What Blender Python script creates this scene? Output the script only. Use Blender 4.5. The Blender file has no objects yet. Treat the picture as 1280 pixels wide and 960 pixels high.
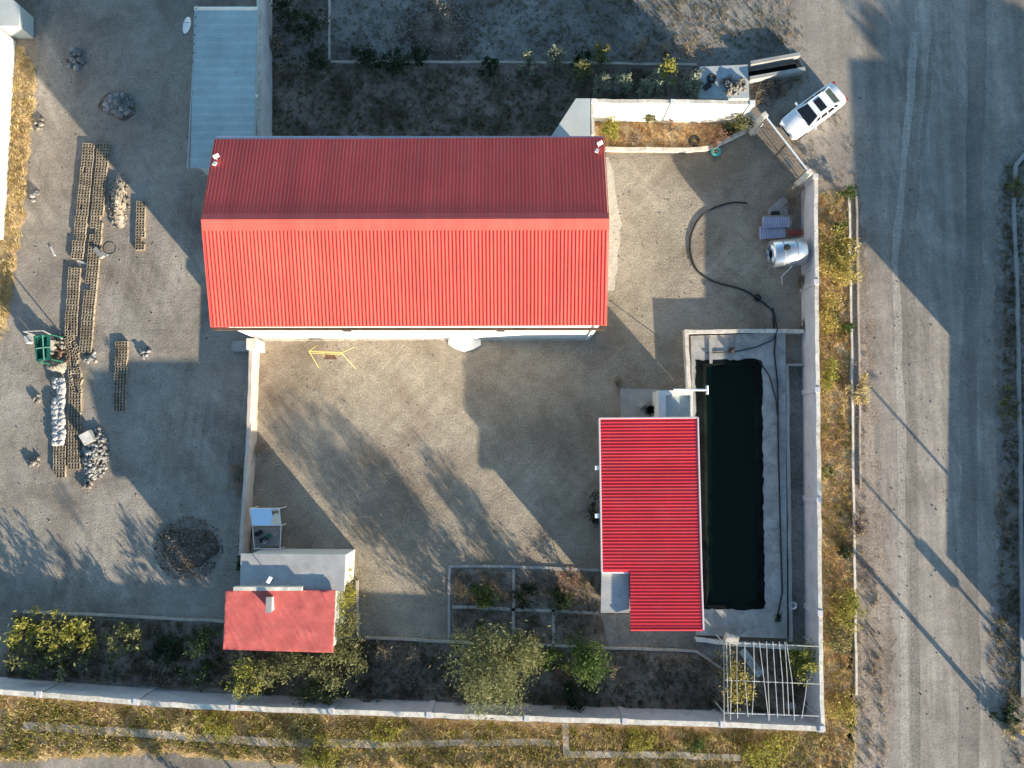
import bpy, bmesh, math, random
import numpy as np
from mathutils import Vector, Matrix, noise as mnoise
R = math.radians
random.seed(7); RNG = np.random.default_rng(11)
scene = bpy.context.scene
COL = scene.collection

# ------------------------------------------------------------------ camera, sky, sun, exposure
F, H, TILT, CX = 974.0, 52.0, R(4.7), 644.0
cam = bpy.data.cameras.new('camera'); cam.sensor_width = 36; cam.lens = F / 1280 * 36
cam.clip_start = 0.5; cam.clip_end = 2000; cam.shift_x = (640 - CX) / 1280
camo = bpy.data.objects.new('camera', cam); COL.objects.link(camo)
camo.location = (0, 0, H); camo.rotation_euler = (TILT, 0, 0)
scene.camera = camo
SUN_EL, SUN_AZ = R(14.0), math.atan2(0.65, -0.76)
sun_dir = Vector((math.sin(SUN_AZ) * math.cos(SUN_EL), math.cos(SUN_AZ) * math.cos(SUN_EL), math.sin(SUN_EL)))
w = bpy.data.worlds.new('World'); scene.world = w; w.use_nodes = True
nt = w.node_tree; bg = nt.nodes['Background']
sky = nt.nodes.new('ShaderNodeTexSky'); sky.sky_type = 'NISHITA'; sky.sun_disc = False
sky.sun_elevation = SUN_EL; sky.sun_rotation = SUN_AZ; sky.altitude = 1200; sky.ozone_density = 2.6; sky.dust_density = 0.6
tint = nt.nodes.new('ShaderNodeMix'); tint.data_type = 'RGBA'; tint.blend_type = 'MULTIPLY'; tint.inputs[0].default_value = 1.0
tint.inputs[7].default_value = (.95, 1.0, .90, 1)
nt.links.new(sky.outputs[0], tint.inputs[6]); nt.links.new(tint.outputs[2], bg.inputs[0]); bg.inputs[1].default_value = 0.127
sl = bpy.data.lights.new('sun', 'SUN'); sl.energy = 4.8; sl.angle = R(0.7); sl.color = (1.0, 0.865, 0.67)
so = bpy.data.objects.new('sun', sl); COL.objects.link(so)
so.rotation_euler = sun_dir.to_track_quat('Z', 'Y').to_euler(); so.location = sun_dir * 150
scene.view_settings.view_transform = 'Standard'; scene.view_settings.look = 'None'
scene.view_settings.gamma = 1; scene.view_settings.use_curve_mapping = False
scene.view_settings.exposure = 1.38

# ------------------------------------------------------------------ helpers
def P(px, py, z=0.0):
    x = (px - CX) / F; y = (480 - py) / F
    dy = y * math.cos(TILT) + math.sin(TILT); dz = y * math.sin(TILT) - math.cos(TILT)
    s = (H - z) / -dz
    return Vector((x * s, dy * s, z))
def PP(pts, z=0.0): return [P(a, b, z) for a, b in pts]
M_PX = H / F      # metres per photo pixel at the ground

ORG = {}
def raw_mesh(name, V, Fc, mat=None, smooth=False):
    me = bpy.data.meshes.new(name)
    if isinstance(V, np.ndarray):
        n, k = Fc.shape
        me.vertices.add(len(V)); me.vertices.foreach_set('co', V.astype(np.float32).ravel())
        me.loops.add(n * k); me.loops.foreach_set('vertex_index', Fc.astype(np.int32).ravel())
        me.polygons.add(n); me.polygons.foreach_set('loop_start', np.arange(0, n * k, k, dtype=np.int32))
        me.update(calc_edges=True); me.validate()
    else:
        me.from_pydata([tuple(v) for v in V], [], Fc); me.update()
    if smooth: me.polygons.foreach_set('use_smooth', [True] * len(me.polygons))
    if mat: me.materials.append(mat)
    return me
def tag(o, label=None, cat=None, group=None, kind=None):
    if label: o['label'] = label
    if cat: o['category'] = cat
    if group: o['group'] = group
    if kind: o['kind'] = kind
    return o
def link(name, V, Fc, mat, parent=None, smooth=False):
    arr = isinstance(V, np.ndarray)
    if parent is not None: org = ORG[parent.name]
    else:
        a = V if arr else np.array([tuple(v) for v in V])
        lo, hi = a.min(0), a.max(0); org = Vector(((lo[0] + hi[0]) / 2, (lo[1] + hi[1]) / 2, lo[2]))
    V = V - np.array(org) if arr else [Vector(v) - org for v in V]
    o = bpy.data.objects.new(name, raw_mesh(name, V, Fc, mat, smooth)); COL.objects.link(o)
    ORG[o.name] = org
    if parent is not None: o.parent = parent
    else: o.location = org
    return o
def thing(name, label, cat, loc=(0, 0, 0), group=None):
    o = bpy.data.objects.new(name, None); o.empty_display_size = 0.3; COL.objects.link(o); o.location = loc
    ORG[o.name] = Vector(loc); return tag(o, label, cat, group)
def kids(o): return [c for c in bpy.data.objects if c.parent == o]
def copy_tree(o, parent=None):
    c = o.copy(); COL.objects.link(c); c.parent = parent
    for ch in kids(o): copy_tree(ch, c)
    return c

class MB:
    def __init__(s): s.V = []; s.F = []
    def add(s, V, Fc):
        b = len(s.V); s.V += [Vector(v) for v in V]; s.F += [[i + b for i in f] for f in Fc]; return s
    def box(s, c, size, rz=0.0, tilt=None):
        x, y, z = (d / 2 for d in size); m = Matrix.Rotation(rz, 3, 'Z')
        if tilt: m = m @ Matrix.Rotation(tilt[1], 3, tilt[0])
        c = Vector(c)
        V = [c + m @ Vector((sx * x, sy * y, sz * z)) for sz in (-1, 1) for sx, sy in ((-1, -1), (1, -1), (1, 1), (-1, 1))]
        return s.add(V, [[3, 2, 1, 0], [4, 5, 6, 7], [0, 1, 5, 4], [1, 2, 6, 5], [2, 3, 7, 6], [3, 0, 4, 7]])
    def prism(s, poly, z0, z1):
        n = len(poly); a = sum(poly[i][0] * poly[(i + 1) % n][1] - poly[(i + 1) % n][0] * poly[i][1] for i in range(n))
        if a < 0: poly = poly[::-1]
        z0 = z0 if isinstance(z0, (list, tuple)) else [z0] * n; z1 = z1 if isinstance(z1, (list, tuple)) else [z1] * n
        if a < 0: z0 = list(z0)[::-1]; z1 = list(z1)[::-1]
        V = [(p[0], p[1], z) for p, z in zip(poly, z0)] + [(p[0], p[1], z) for p, z in zip(poly, z1)]
        return s.add(V, [list(range(n))[::-1], list(range(n, 2 * n))] + [[i, (i + 1) % n, n + (i + 1) % n, n + i] for i in range(n)])
    def tube(s, pts, r, n=8, cap=True):
        pts = [Vector(p) for p in pts]; rs = r if isinstance(r, (list, tuple)) else [r] * len(pts); V = []
        for i, p in enumerate(pts):
            d = (pts[min(i + 1, len(pts) - 1)] - pts[max(i - 1, 0)]).normalized()
            a = d.cross(Vector((0, 0, 1))); a = a.normalized() if a.length > 1e-3 else Vector((1, 0, 0)); b = d.cross(a)
            V += [p + (a * math.cos(t) + b * math.sin(t)) * rs[i] for t in (2 * math.pi * k / n for k in range(n))]
        Fc = [[i * n + k, i * n + (k + 1) % n, (i + 1) * n + (k + 1) % n, (i + 1) * n + k] for i in range(len(pts) - 1) for k in range(n)]
        if cap: Fc += [list(range(n)), list(range((len(pts) - 1) * n, len(pts) * n))[::-1]]
        return s.add(V, Fc)
    def lathe(s, c, prof, n=20):
        c = Vector(c); V = [c + Vector((r * math.cos(t), r * math.sin(t), z)) for r, z in prof for t in (2 * math.pi * k / n for k in range(n))]
        m = len(prof)
        return s.add(V, [[i * n + k, i * n + (k + 1) % n, (i + 1) * n + (k + 1) % n, (i + 1) * n + k] for i in range(m - 1) for k in range(n)]
                     + [list(range(n))[::-1], list(range((m - 1) * n, m * n))])
    def build(s, name, mat, parent=None, smooth=False): return link(name, s.V, s.F, mat, parent, smooth)

# ------------------------------------------------------------------ materials
def new_mat(name, rough=0.9, spec=0.25, metal=0.0):
    m = bpy.data.materials.new(name); m.use_nodes = True; b = m.node_tree.nodes['Principled BSDF']
    b.inputs['Roughness'].default_value = rough; b.inputs['Metallic'].default_value = metal
    b.inputs['Specular IOR Level'].default_value = spec
    return m, m.node_tree, b
def N(t, typ, **kw):
    n = t.nodes.new('ShaderNode' + typ)
    for k, v in kw.items(): setattr(n, k, v)
    return n
def ramp(t, fac, stops):
    r = N(t, 'ValToRGB'); e = r.color_ramp.elements
    while len(e) > 1: e.remove(e[-1])
    e[0].position = stops[0][0]; e[0].color = (*stops[0][1], 1)
    for p, c in stops[1:]:
        x = e.new(p); x.color = (*c, 1)
    t.links.new(fac, r.inputs[0]); return r.outputs[0]
def noise(t, scale, detail=4, rough=0.6, stretch=None, dist=0.0):
    g = N(t, 'NewGeometry'); v = g.outputs['Position']
    if stretch:
        mp = N(t, 'Mapping'); mp.inputs['Scale'].default_value = stretch; t.links.new(v, mp.inputs[0]); v = mp.outputs[0]
    n = N(t, 'TexNoise'); n.inputs['Scale'].default_value = scale; n.inputs['Detail'].default_value = detail
    n.inputs['Roughness'].default_value = rough; n.inputs['Distortion'].default_value = dist
    t.links.new(v, n.inputs['Vector']); return n.outputs['Fac']
def mixc(t, fac, a, b, mode='MIX'):
    m = N(t, 'Mix', data_type='RGBA', blend_type=mode)
    for s, x in ((m.inputs[0], fac), (m.inputs[6], a), (m.inputs[7], b)):
        if isinstance(x, (int, float)): s.default_value = x
        elif isinstance(x, tuple): s.default_value = (*x, 1)
        else: t.links.new(x, s)
    return m.outputs[2]
def bump(t, b, h, strength, dist):
    n = N(t, 'Bump'); n.inputs['Strength'].default_value = strength; n.inputs['Distance'].default_value = dist
    t.links.new(h, n.inputs['Height']); t.links.new(n.outputs[0], b.inputs['Normal'])
def gravel(name, c1, c2, c3, big=0.18, fine=7.0, bs=0.6, bd=0.05, streak=None, patch=None, con=.34, tracks=None):
    m, t, b = new_mat(name, 0.95, 0.15)
    c = ramp(t, noise(t, big, 6, 0.62, dist=0.4), [(0.36, c1), (0.5, c2), (0.66, c3)])
    fn = noise(t, fine, 5, 0.75)
    c = mixc(t, 1.0, c, ramp(t, fn, [(0.32, (1 - con,) * 3), (0.5, (1, 1, 1)), (0.68, (1 + con,) * 3)]), 'MULTIPLY')
    md = noise(t, 1.3, 5, 0.7)
    c = mixc(t, 1.0, c, ramp(t, md, [(0.3, (0.82, 0.82, 0.83)), (0.62, (1.08, 1.07, 1.05))]), 'MULTIPLY')
    if streak:
        st, amt = streak
        c = mixc(t, 1.0, c, ramp(t, noise(t, 1.0, 5, 0.6, st, 0.3), [(0.33, (1 - amt,) * 3), (0.66, (1 + amt,) * 3)]), 'MULTIPLY')
    if tracks:
        for sc_, rot_, amt in tracks:
            g_ = N(t, 'NewGeometry'); m0 = N(t, 'Mapping'); m0.inputs['Rotation'].default_value = (0, 0, rot_); t.links.new(g_.outputs['Position'], m0.inputs[0])
            m1 = N(t, 'Mapping'); m1.inputs['Scale'].default_value = (sc_, sc_ * .045, 1); t.links.new(m0.outputs[0], m1.inputs[0])
            nz = N(t, 'TexNoise'); nz.inputs['Scale'].default_value = 1; nz.inputs['Detail'].default_value = 4; nz.inputs['Roughness'].default_value = .65; nz.inputs['Distortion'].default_value = .25
            t.links.new(m1.outputs[0], nz.inputs['Vector'])
            msk = ramp(t, noise(t, .12 + abs(rot_) * .02, 3, .5), [(.44, (0, 0, 0)), (.6, (1, 1, 1))])
            c = mixc(t, msk, c, mixc(t, 1.0, c, ramp(t, nz.outputs['Fac'], [(.36, (1 - amt,) * 3), (.5, (1, 1, 1)), (.64, (1 + amt,) * 3)]), 'MULTIPLY'))
    if patch:
        pc, lo, hi, sc = patch
        c = mixc(t, ramp(t, noise(t, sc, 5, 0.65, dist=0.6), [(lo, (0, 0, 0)), (hi, (1, 1, 1))]), c, pc)
    t.links.new(c, b.inputs['Base Color'])
    h = N(t, 'Math', operation='ADD'); t.links.new(fn, h.inputs[0]); t.links.new(md, h.inputs[1])
    bump(t, b, h.outputs[0], bs, bd); return m
def plaster(name, c, var=0.12, rough=0.85, dirt=(0.25, 0.22, 0.18), dirt_at=(0.62, 0.78), bs=0.15, scale=0.9, spec=0.25, streak=None):
    m, t, b = new_mat(name, rough, spec)
    lo = tuple(x * (1 - var) for x in c); hi = tuple(min(1, x * (1 + var)) for x in c)
    k = ramp(t, noise(t, scale, 6, 0.65), [(0.35, lo), (0.65, hi)])
    k = mixc(t, ramp(t, noise(t, scale * 2.1, 8, 0.72, dist=0.5), [(dirt_at[0], (0, 0, 0)), (dirt_at[1], (0.7,) * 3)]), k, dirt)
    if streak:
        k = mixc(t, 1.0, k, ramp(t, noise(t, 1.0, 2, 0.5, streak[0]), [(.35, (1 - streak[2],) * 3), (.65, (1 + streak[2],) * 3)]), 'MULTIPLY')
        k = mixc(t, ramp(t, noise(t, 1.0, 6, 0.7, streak[1], .3), [(.48, (0, 0, 0)), (.8, (.55,) * 3)]), k, dirt)
    t.links.new(k, b.inputs['Base Color']); bump(t, b, noise(t, 14, 4), bs, 0.01); return m
def paint(name, c, rough=0.5, var=0.06, metal=0.0, spec=0.4, scale=1.5, stretch=None):
    m, t, b = new_mat(name, rough, spec, metal)
    k = ramp(t, noise(t, scale, 5, 0.6, stretch), [(0.35, tuple(x * (1 - var) for x in c)), (0.65, tuple(min(1, x * (1 + var)) for x in c))])
    t.links.new(k, b.inputs['Base Color']); return m
def leafy(name, cols, rough=0.7, transl=True):
    m, t, b = new_mat(name, rough, 0.2)
    g = N(t, 'NewGeometry'); n = len(cols)
    c = ramp(t, g.outputs['Random Per Island'], [(i / max(1, n - 1), k) for i, k in enumerate(cols)])
    t.links.new(c, b.inputs['Base Color'])
    if transl:
        tr = N(t, 'BsdfTranslucent'); t.links.new(c, tr.inputs[0]); mx = N(t, 'MixShader'); mx.inputs[0].default_value = .4
        t.links.new(b.outputs[0], mx.inputs[1]); t.links.new(tr.outputs[0], mx.inputs[2]); t.links.new(mx.outputs[0], t.nodes['Material Output'].inputs[0])
    return m

G = dict(
    base=gravel('dry_soil', (.20, .165, .125), (.27, .225, .175), (.33, .28, .22)),
    west=gravel('west_gravel', (.21, .18, .148), (.295, .26, .215), (.36, .32, .27), con=.32, fine=8.5, bs=.7, patch=((.20, .18, .155), .58, .8, .3), tracks=((1.6, .12, .16), (1.5, -.5, .14))),
    yard=gravel('yard_gravel', (.225, .185, .14), (.315, .27, .21), (.385, .335, .265), con=.34, fine=8.5, bs=.9, bd=.07, patch=((.25, .18, .135), .58, .75, .11), tracks=((1.7, .75, .10), (1.6, -.9, .08))),
    road=gravel('road_dirt', (.24, .21, .178), (.295, .26, .222), (.35, .31, .265), con=.22, fine=6, bs=.3, streak=((.8, .02, 1), .2), patch=((.27, .24, .205), .56, .72, .16), tracks=((1.5, .03, .2), (1.8, -.32, .16))),
    side=gravel('roadside_soil', (.2, .16, .125), (.28, .23, .185), (.34, .29, .24), con=.5, fine=7, bs=.5, bd=.03, streak=((1.6, .08, 1), .22)),
    field=gravel('field_soil', (.15, .14, .12), (.23, .21, .185), (.30, .28, .25), big=.25, fine=5, bs=.7),
    bed=gravel('bed_soil', (.125, .092, .07), (.215, .165, .128), (.32, .26, .205), big=.4, fine=4, bs=.9, bd=.08),
    straw=gravel('straw_soil', (.34, .21, .105), (.48, .335, .185), (.60, .46, .28), big=.5, fine=4, bs=.9, bd=.08),
    apron=gravel('apron_concrete', (.40, .35, .28), (.47, .42, .34), (.52, .47, .39), fine=9, bs=.15, bd=.02),
)
M = dict(
    white_wall=plaster('white_plaster', (.70, .68, .64), .07, dirt=(.44, .40, .34), dirt_at=(.58, .8)),
    wall=plaster('boundary_plaster', (.60, .55, .55), .12, dirt=(.36, .32, .29), dirt_at=(.54, .74)),
    cap=plaster('coping_cement', (.68, .62, .53), .2, dirt=(.34, .28, .21), dirt_at=(.47, .66), scale=1.5),
    conc=plaster('grey_concrete', (.33, .32, .30), .16, dirt=(.19, .18, .17), scale=.7),
    deck=plaster('deck_concrete', (.36, .345, .32), .2, dirt=(.15, .155, .15), dirt_at=(.47, .66), scale=.8),
    pink=plaster('pink_render', (.54, .45, .38), .16, dirt=(.34, .27, .22), dirt_at=(.5, .7)),
    kerb=plaster('kerb_cement', (.46, .40, .33), .18, dirt=(.30, .24, .17), dirt_at=(.52, .7), scale=1.8),
    slab=plaster('slab_cement', (.38, .37, .36), .14, dirt=(.26, .24, .22), dirt_at=(.52,.72), scale=.9),
    block=plaster('block_cement', (.34, .285, .21), .35, dirt=(.15, .115, .08), dirt_at=(.46, .66), scale=1.6),
    red_s=plaster('red_steel_roof', (.82, .118, .094), .08, .42, dirt=(.66, .17, .12), dirt_at=(.55, .9), bs=.02, scale=.35, spec=.2, streak=((.95, .001, .001), (2.2, .14, .14), .07)),
    red_s2=plaster('red_pump_roof', (.74, .046, .058), .08, .36, dirt=(.62, .14, .13), dirt_at=(.55, .9), bs=.02, scale=.4, spec=.6, streak=((.001, .95, .001), (.16, 2.2, .2), .08)),
    membrane=plaster('red_membrane', (.38, .085, .078), .12, .55, dirt=(.43, .17, .145), dirt_at=(.52, .85), bs=.6, scale=1.1),
    blue_roof=plaster('blue_grey_sheet', (.42, .50, .48), .12, .5, dirt=(.36, .36, .34), dirt_at=(.48, .75), scale=.5, spec=.4),
    trim=paint('pale_trim', (.58, .48, .50), .5), white=paint('white_enamel', (.8, .8, .79), .35),
    car=paint('car_paint', (.82, .83, .84), .18, .01, spec=.6), glass=paint('dark_glass', (.012, .014, .016), .05, .1, spec=.6),
    rubber=paint('black_rubber', (.02, .02, .022), .75), liner=paint('black_liner', (.006, .009, .009), .85, .5, scale=.8, spec=.05),
    chrome=paint('bright_metal', (.6, .6, .62), .3, metal=1), galv=paint('galvanised_steel', (.62, .64, .66), .32, .1, metal=.85),
    steel=paint('grey_steel', (.28, .27, .26), .5, .1), brown=paint('rusty_brown', (.14, .08, .05), .7, .3),
    gate=paint('gate_paint', (.19, .145, .115), .6, .12), yellow=paint('yellow_paint', (.55, .46, .15), .5, .1),
    green=plaster('green_machine_paint', (.02, .13, .085), .25, .5, dirt=(.09, .10, .08), scale=3), teal=paint('teal_plastic', (.06, .38, .34), .45),
    lav=paint('lavender_sheet', (.33, .34, .43), .45, .12), redbeam=paint('red_oxide', (.25, .05, .04), .7, .2),
    lamp_r=paint('tail_red', (.35, .01, .01), .25), lamp_w=paint('headlamp', (.7, .72, .74), .15, spec=.6),
    wood=paint('weathered_timber', (.28, .2, .13), .85, .3, scale=4), bark=paint('bark', (.12, .09, .065), .95, .3, scale=6),
    pale=plaster('pale_render', (.47, .49, .47), .06), bag=plaster('white_sack', (.44, .43, .41), .25, .8, dirt=(.42, .38, .34), dirt_at=(.5, .7), bs=.6, scale=3),
    pergola=paint('pale_pipe', (.52, .50, .47), .6, .2), manure=gravel('dark_compost', (.10, .08, .06), (.16, .13, .10), (.24, .20, .16), big=1.2, fine=5, bs=1.0, bd=.12),
    rubble=leafy('broken_concrete', [(.10, .10, .10), (.21, .205, .195), (.34, .33, .315), (.15, .145, .14)], transl=False), sand=gravel('heap_sand', (.30, .25, .19), (.38, .32, .25), (.46, .4, .32), big=1.2, fine=6, bs=.9, bd=.08),
    hose=paint('black_hose', (.018, .018, .02), .55), twig=leafy('compost_clod', [(.07, .055, .04), (.13, .105, .08), (.21, .175, .14), (.30, .26, .21)], transl=False), stone=leafy('stones', [(.10, .09, .08), (.2, .18, .155), (.30, .27, .235)], transl=False),
)
m, t, b = new_mat('pool_water', 0.04, 0.5); b.inputs['Base Color'].default_value = (.002, .008, .004, 1); b.inputs['Specular IOR Level'].default_value = .16
bump(t, b, noise(t, 1.5, 3), .05, .02); M['water'] = m
m, t, b = new_mat('panel_glass', 0.03, 1.0); b.inputs['Base Color'].default_value = (.80, .88, .96, 1)
b.inputs['Metallic'].default_value = 1.0; M['panel'] = m
L = dict(
    olive=leafy('olive_leaf', [(.11, .12, .045), (.19, .19, .08), (.27, .26, .12), (.13, .14, .055)]),
    pale=leafy('pale_leaf', [(.13, .145, .055), (.21, .215, .09), (.30, .29, .14), (.09, .11, .04)]),
    green=leafy('green_leaf', [(.035, .07, .018), (.075, .12, .03), (.12, .16, .045), (.05, .085, .022)]),
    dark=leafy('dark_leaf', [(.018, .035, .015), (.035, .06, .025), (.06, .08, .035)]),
    yellow=leafy('yellow_leaf', [(.28, .22, .05), (.42, .33, .09), (.52, .43, .14), (.20, .18, .045)]),
    ygreen=leafy('lime_leaf', [(.18, .19, .035), (.30, .29, .06), (.42, .38, .09), (.13, .14, .028)]),
    silver=leafy('silver_leaf', [(.16, .19, .12), (.28, .30, .21), (.38, .38, .28), (.10, .13, .07)]),
    red=leafy('reddish_leaf', [(.20, .09, .06), (.30, .15, .10), (.36, .25, .18), (.12, .08, .05)]),
    dry=leafy('dry_twigs', [(.20, .15, .10), (.34, .27, .19), (.42, .35, .26), (.12, .09, .06)]),
    straw=leafy('straw_blade', [(.48, .35, .15), (.62, .49, .24), (.70, .60, .36), (.38, .33, .12)]),
    rust=leafy('rusty_blade', [(.40, .22, .09), (.54, .33, .14), (.62, .44, .22), (.30, .21, .10)]),
    weed=leafy('weed_blade', [(.08, .085, .035), (.15, .14, .065), (.24, .20, .11), (.10, .11, .04)]),
)

# ------------------------------------------------------------------ ground sheets
def jitter(pts, step=.45, amp=.14, seed=0):
    r = random.Random(seed); out = []
    for i, a in enumerate(pts):
        b = pts[(i + 1) % len(pts)]; n = max(1, int((b - a).length / step))
        for k in range(n):
            p = a.lerp(b, k / n); out.append(p + Vector((r.uniform(-amp, amp), r.uniform(-amp, amp), 0)))
    return out
def sheet(name, pts, z, mat, amp=.14, kind='structure', step=.45):
    poly = jitter(PP(pts), step, amp, len(name) + len(pts))
    bm = bmesh.new(); vs = [bm.verts.new((p.x, p.y, z)) for p in poly]
    es = [bm.edges.new((vs[i], vs[(i + 1) % len(vs)])) for i in range(len(vs))]
    bmesh.ops.triangle_fill(bm, use_beauty=True, use_dissolve=False, edges=es)
    bm.normal_update()
    for f in bm.faces:
        if f.normal.z < 0: f.normal_flip()
    me = bpy.data.meshes.new(name); bm.to_mesh(me); bm.free(); me.materials.append(mat)
    o = bpy.data.objects.new(name, me); COL.objects.link(o); ORG[o.name] = Vector((0, 0, 0))
    return tag(o, kind=kind)
link('ground', [(-700, -700, 0), (700, -700, 0), (700, 700, 0), (-700, 700, 0)], [[0, 1, 2, 3]], G['base'])['kind'] = 'structure'
sheet('gravel_yard', [(38, -150), (336, -150), (336, 170), (322, 425), (312, 690), (300, 776), (170, 772), (30, 765), (-150, 758), (-150, 480), (4, 420), (22, 300), (34, 180), (46, 70)], .004, G['west'])
sheet('courtyard', [(319, 420), (600, 400), (757, 200), (880, 190), (935, 165), (1000, 236), (1001, 416), (856, 418), (860, 490), (870, 520), (800, 720), (752, 716), (563, 708), (563, 803), (455, 797), (448, 690), (313, 690)], .004, G['yard'], .06)
sheet('road', [(1076, 1500), (1080, 900), (1086, 600), (1080, 420), (1070, 250), (1030, 215), (985, 160), (1010, 90), (990, 40), (975, -200), (1450, -200), (1300, 160), (1258, 260), (1250, 420), (1262, 700), (1262, 880), (1268, 1500)], .004, G['road'], .3)
sheet('roadside', [(1064, 1500), (1064, 720), (1066, 560), (1060, 236), (1074, 232), (1092, 420), (1098, 600), (1118, 760), (1112, 1000), (1118, 1500)], .008, G['side'], .35)
sheet('verge', [(1252, 200), (1285, 160), (1340, 200), (1330, 1300), (1262, 1300), (1256, 880), (1240, 800), (1250, 600), (1240, 420)], .008, G['field'], .3)
sheet('field', [(338, -200), (960, -200), (985, 40), (1000, 74), (936, 84), (872, 84), (640, 80), (411, 80), (337, 80)], .004, G['field'], .2)
sheet('north_bed', [(337, 80), (872, 84), (935, 84), (935, 126), (735, 126), (690, 172), (600, 200), (337, 200)], .008, G['bed'], .15)
sheet('west_bed', [(20, 768), (282, 779), (300, 780), (300, 862), (150, 858), (0, 846)], .008, G['bed'], .12)
sheet('south_bed', [(302, 800), (455, 798), (640, 806), (870, 815), (905, 835), (905, 800), (1008, 806), (1010, 900), (905, 890), (640, 880), (300, 868)], .008, G['bed'], .1)
sheet('garden_plot', [(566, 712), (750, 716), (752, 766), (790, 766), (790, 790), (868, 792), (868, 812), (640, 803), (566, 800)], .008, G['bed'], .08)
sheet('garden_path', [(752, 768), (800, 768), (870, 790), (905, 797), (905, 830), (872, 813), (760, 808)], .012, G['apron'] if 0 else G['field'], .08)
sheet('dry_verge', [(-100, 862), (0, 862), (260, 884), (640, 900), (1026, 912), (1030, 1020), (-100, 1020)], .008, G['straw'], .2)
sheet('dirt_track', [(-150, 955), (90, 948), (220, 942), (420, 952), (560, 985), (560, 1100), (-150, 1100)], .012, G['west'], .3)
sheet('east_verge', [(1019, 240), (1060, 236), (1062, 560), (1064, 720), (1068, 1020), (1028, 1020), (1024, 700)], .008, G['straw'], .12)
sheet('west_verge', [(-60, 40), (20, 55), (42, 75), (46, 110), (36, 200), (26, 300), (8, 410), (-60, 450)], .008, G['straw'], .25)
sheet('flower_bed', [(740, 148), (925, 152), (935, 164), (880, 188), (757, 190), (742, 180)], .008, G['straw'], .1)
sheet('apron', [(745, 195), (762, 196), (768, 225), (777, 280), (772, 330), (768, 363), (745, 364)], .012, G['apron'], .08)
sheet('south_apron', [(318, 418), (738, 418), (738, 425), (602, 426), (590, 434), (580, 437), (566, 432), (560, 425), (318, 427)], .012, G['apron'], .05, step=.3)
sheet('wheel_track', [(1140, 40), (1150, 40), (1122, 330), (1131, 500), (1134, 700), (1136, 1100), (1127, 1100), (1124, 700), (1121, 500), (1113, 330)], .008, G['apron'] if 0 else gravel('pale_track', (.33, .30, .26), (.37, .335, .29), (.40, .36, .31), fine=6, bs=.4, streak=((1.5, .05, 1), .12)), .09, step=2.2)
sheet('wheel_track', [(1166, 40), (1172, 40), (1138, 330), (1145, 500), (1148, 700), (1150, 1100), (1141, 1100), (1138, 700), (1138, 500), (1131, 330)], .008, gravel('dark_track', (.21, .19, .16), (.245, .22, .19), (.29, .26, .22), fine=6, bs=.4, streak=((1.5, .05, 1), .12)), .09, step=2.2)
sheet('wheel_track', [(1215, -100), (1236, -100), (1222, 500), (1226, 1100), (1200, 1100), (1200, 500)], .008, gravel('worn_shaded_lane', (.20, .176, .15), (.235, .207, .178), (.285, .25, .215), con=.25, fine=6, bs=.3, streak=((.9, .03, 1), .2)), .12, step=2.2)  # lane slightly darker itself; the rest of its tone paints the road shade
sheet('gravel_strip', [(985, 458), (1003, 458), (1008, 800), (982, 800)], .012, G['field'], .05)

# ------------------------------------------------------------------ kerbs and walls
def offset_line(pts, d):
    out = []
    for i, p in enumerate(pts):
        a = (p - pts[i - 1]).normalized() if i else None
        b = (pts[i + 1] - p).normalized() if i < len(pts) - 1 else None
        a = a or b; b = b or a
        na, nb = Vector((-a.y, a.x, 0)), Vector((-b.y, b.x, 0)); n = (na + nb).normalized()
        out.append(p + n * d / max(.4, n.dot(na)))
    return out
def wall_mb(pts, th, z0, z1):
    q = offset_line(pts, th); m_ = MB()
    n = len(pts); V = []
    for a, b in zip(pts, q): V += [(a.x, a.y, z0), (b.x, b.y, z0), (b.x, b.y, z1), (a.x, a.y, z1)]
    Fc = [[i * 4 + k, (i + 1) * 4 + k, (i + 1) * 4 + (k + 1) % 4, i * 4 + (k + 1) % 4] for i in range(n - 1) for k in range(4)]
    Fc += [[0, 1, 2, 3], [4 * n - 1, 4 * n - 2, 4 * n - 3, 4 * n - 4]]
    return m_.add(V, Fc)
def rough_line(pts, step=1.2, amp=.03):
    out = []
    for a, b in zip(pts, pts[1:]):
        n = max(1, int((b - a).length / step))
        out += [a.lerp(b, k / n) + Vector((random.uniform(-amp, amp), random.uniform(-amp, amp), 0)) for k in range(n)]
    return out + [pts[-1]]
def kerb(pts, label, th=.16, h=.14, mat='kerb', name='kerb', cat='kerb', group=None, z0=-.05):
    o = wall_mb(rough_line(PP(pts)), th, z0, h).build(name, M[mat]); return tag(o, label, cat, group)
def wall(pts, label, th, h, side=1, mat='wall', cap=.06, pil=None, name='boundary_wall', capmat='cap', pilmat=None, pil_in=.05):
    base = PP(pts); root = thing(name, label, 'wall', (*base[0].xy, 0))
    wall_mb(base, th * side, -.1, h - cap).build('wall_body', M[mat], root)
    a = offset_line(base, -.025 * side)
    wall_mb(rough_line(a, .6, .024), (th + .05) * side, h - cap + .001, h).build('coping', M[capmat], root)
    if pil:
        tot = sum((b - a).length for a, b in zip(base, base[1:])); n = max(1, round(tot / pil)); d = 0
        for k in range(n + 1):
            s = tot * k / n
            for p, q in zip(base, base[1:]):
                l = (q - p).length
                if s <= l + 1e-6:
                    c = p.lerp(q, min(1, s / l)); u = (q - p).normalized(); nn = Vector((-u.y, u.x, 0)) * side
                    c = c + nn * (th / 2 - pil_in / 2)
                    MB().box((c.x, c.y, (h + .05) / 2 - .05), (.34, th + pil_in + .07, h + .15), math.atan2(u.y, u.x)).build('pillar', M[pilmat or mat], root); break
                s -= l
    return root
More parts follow.
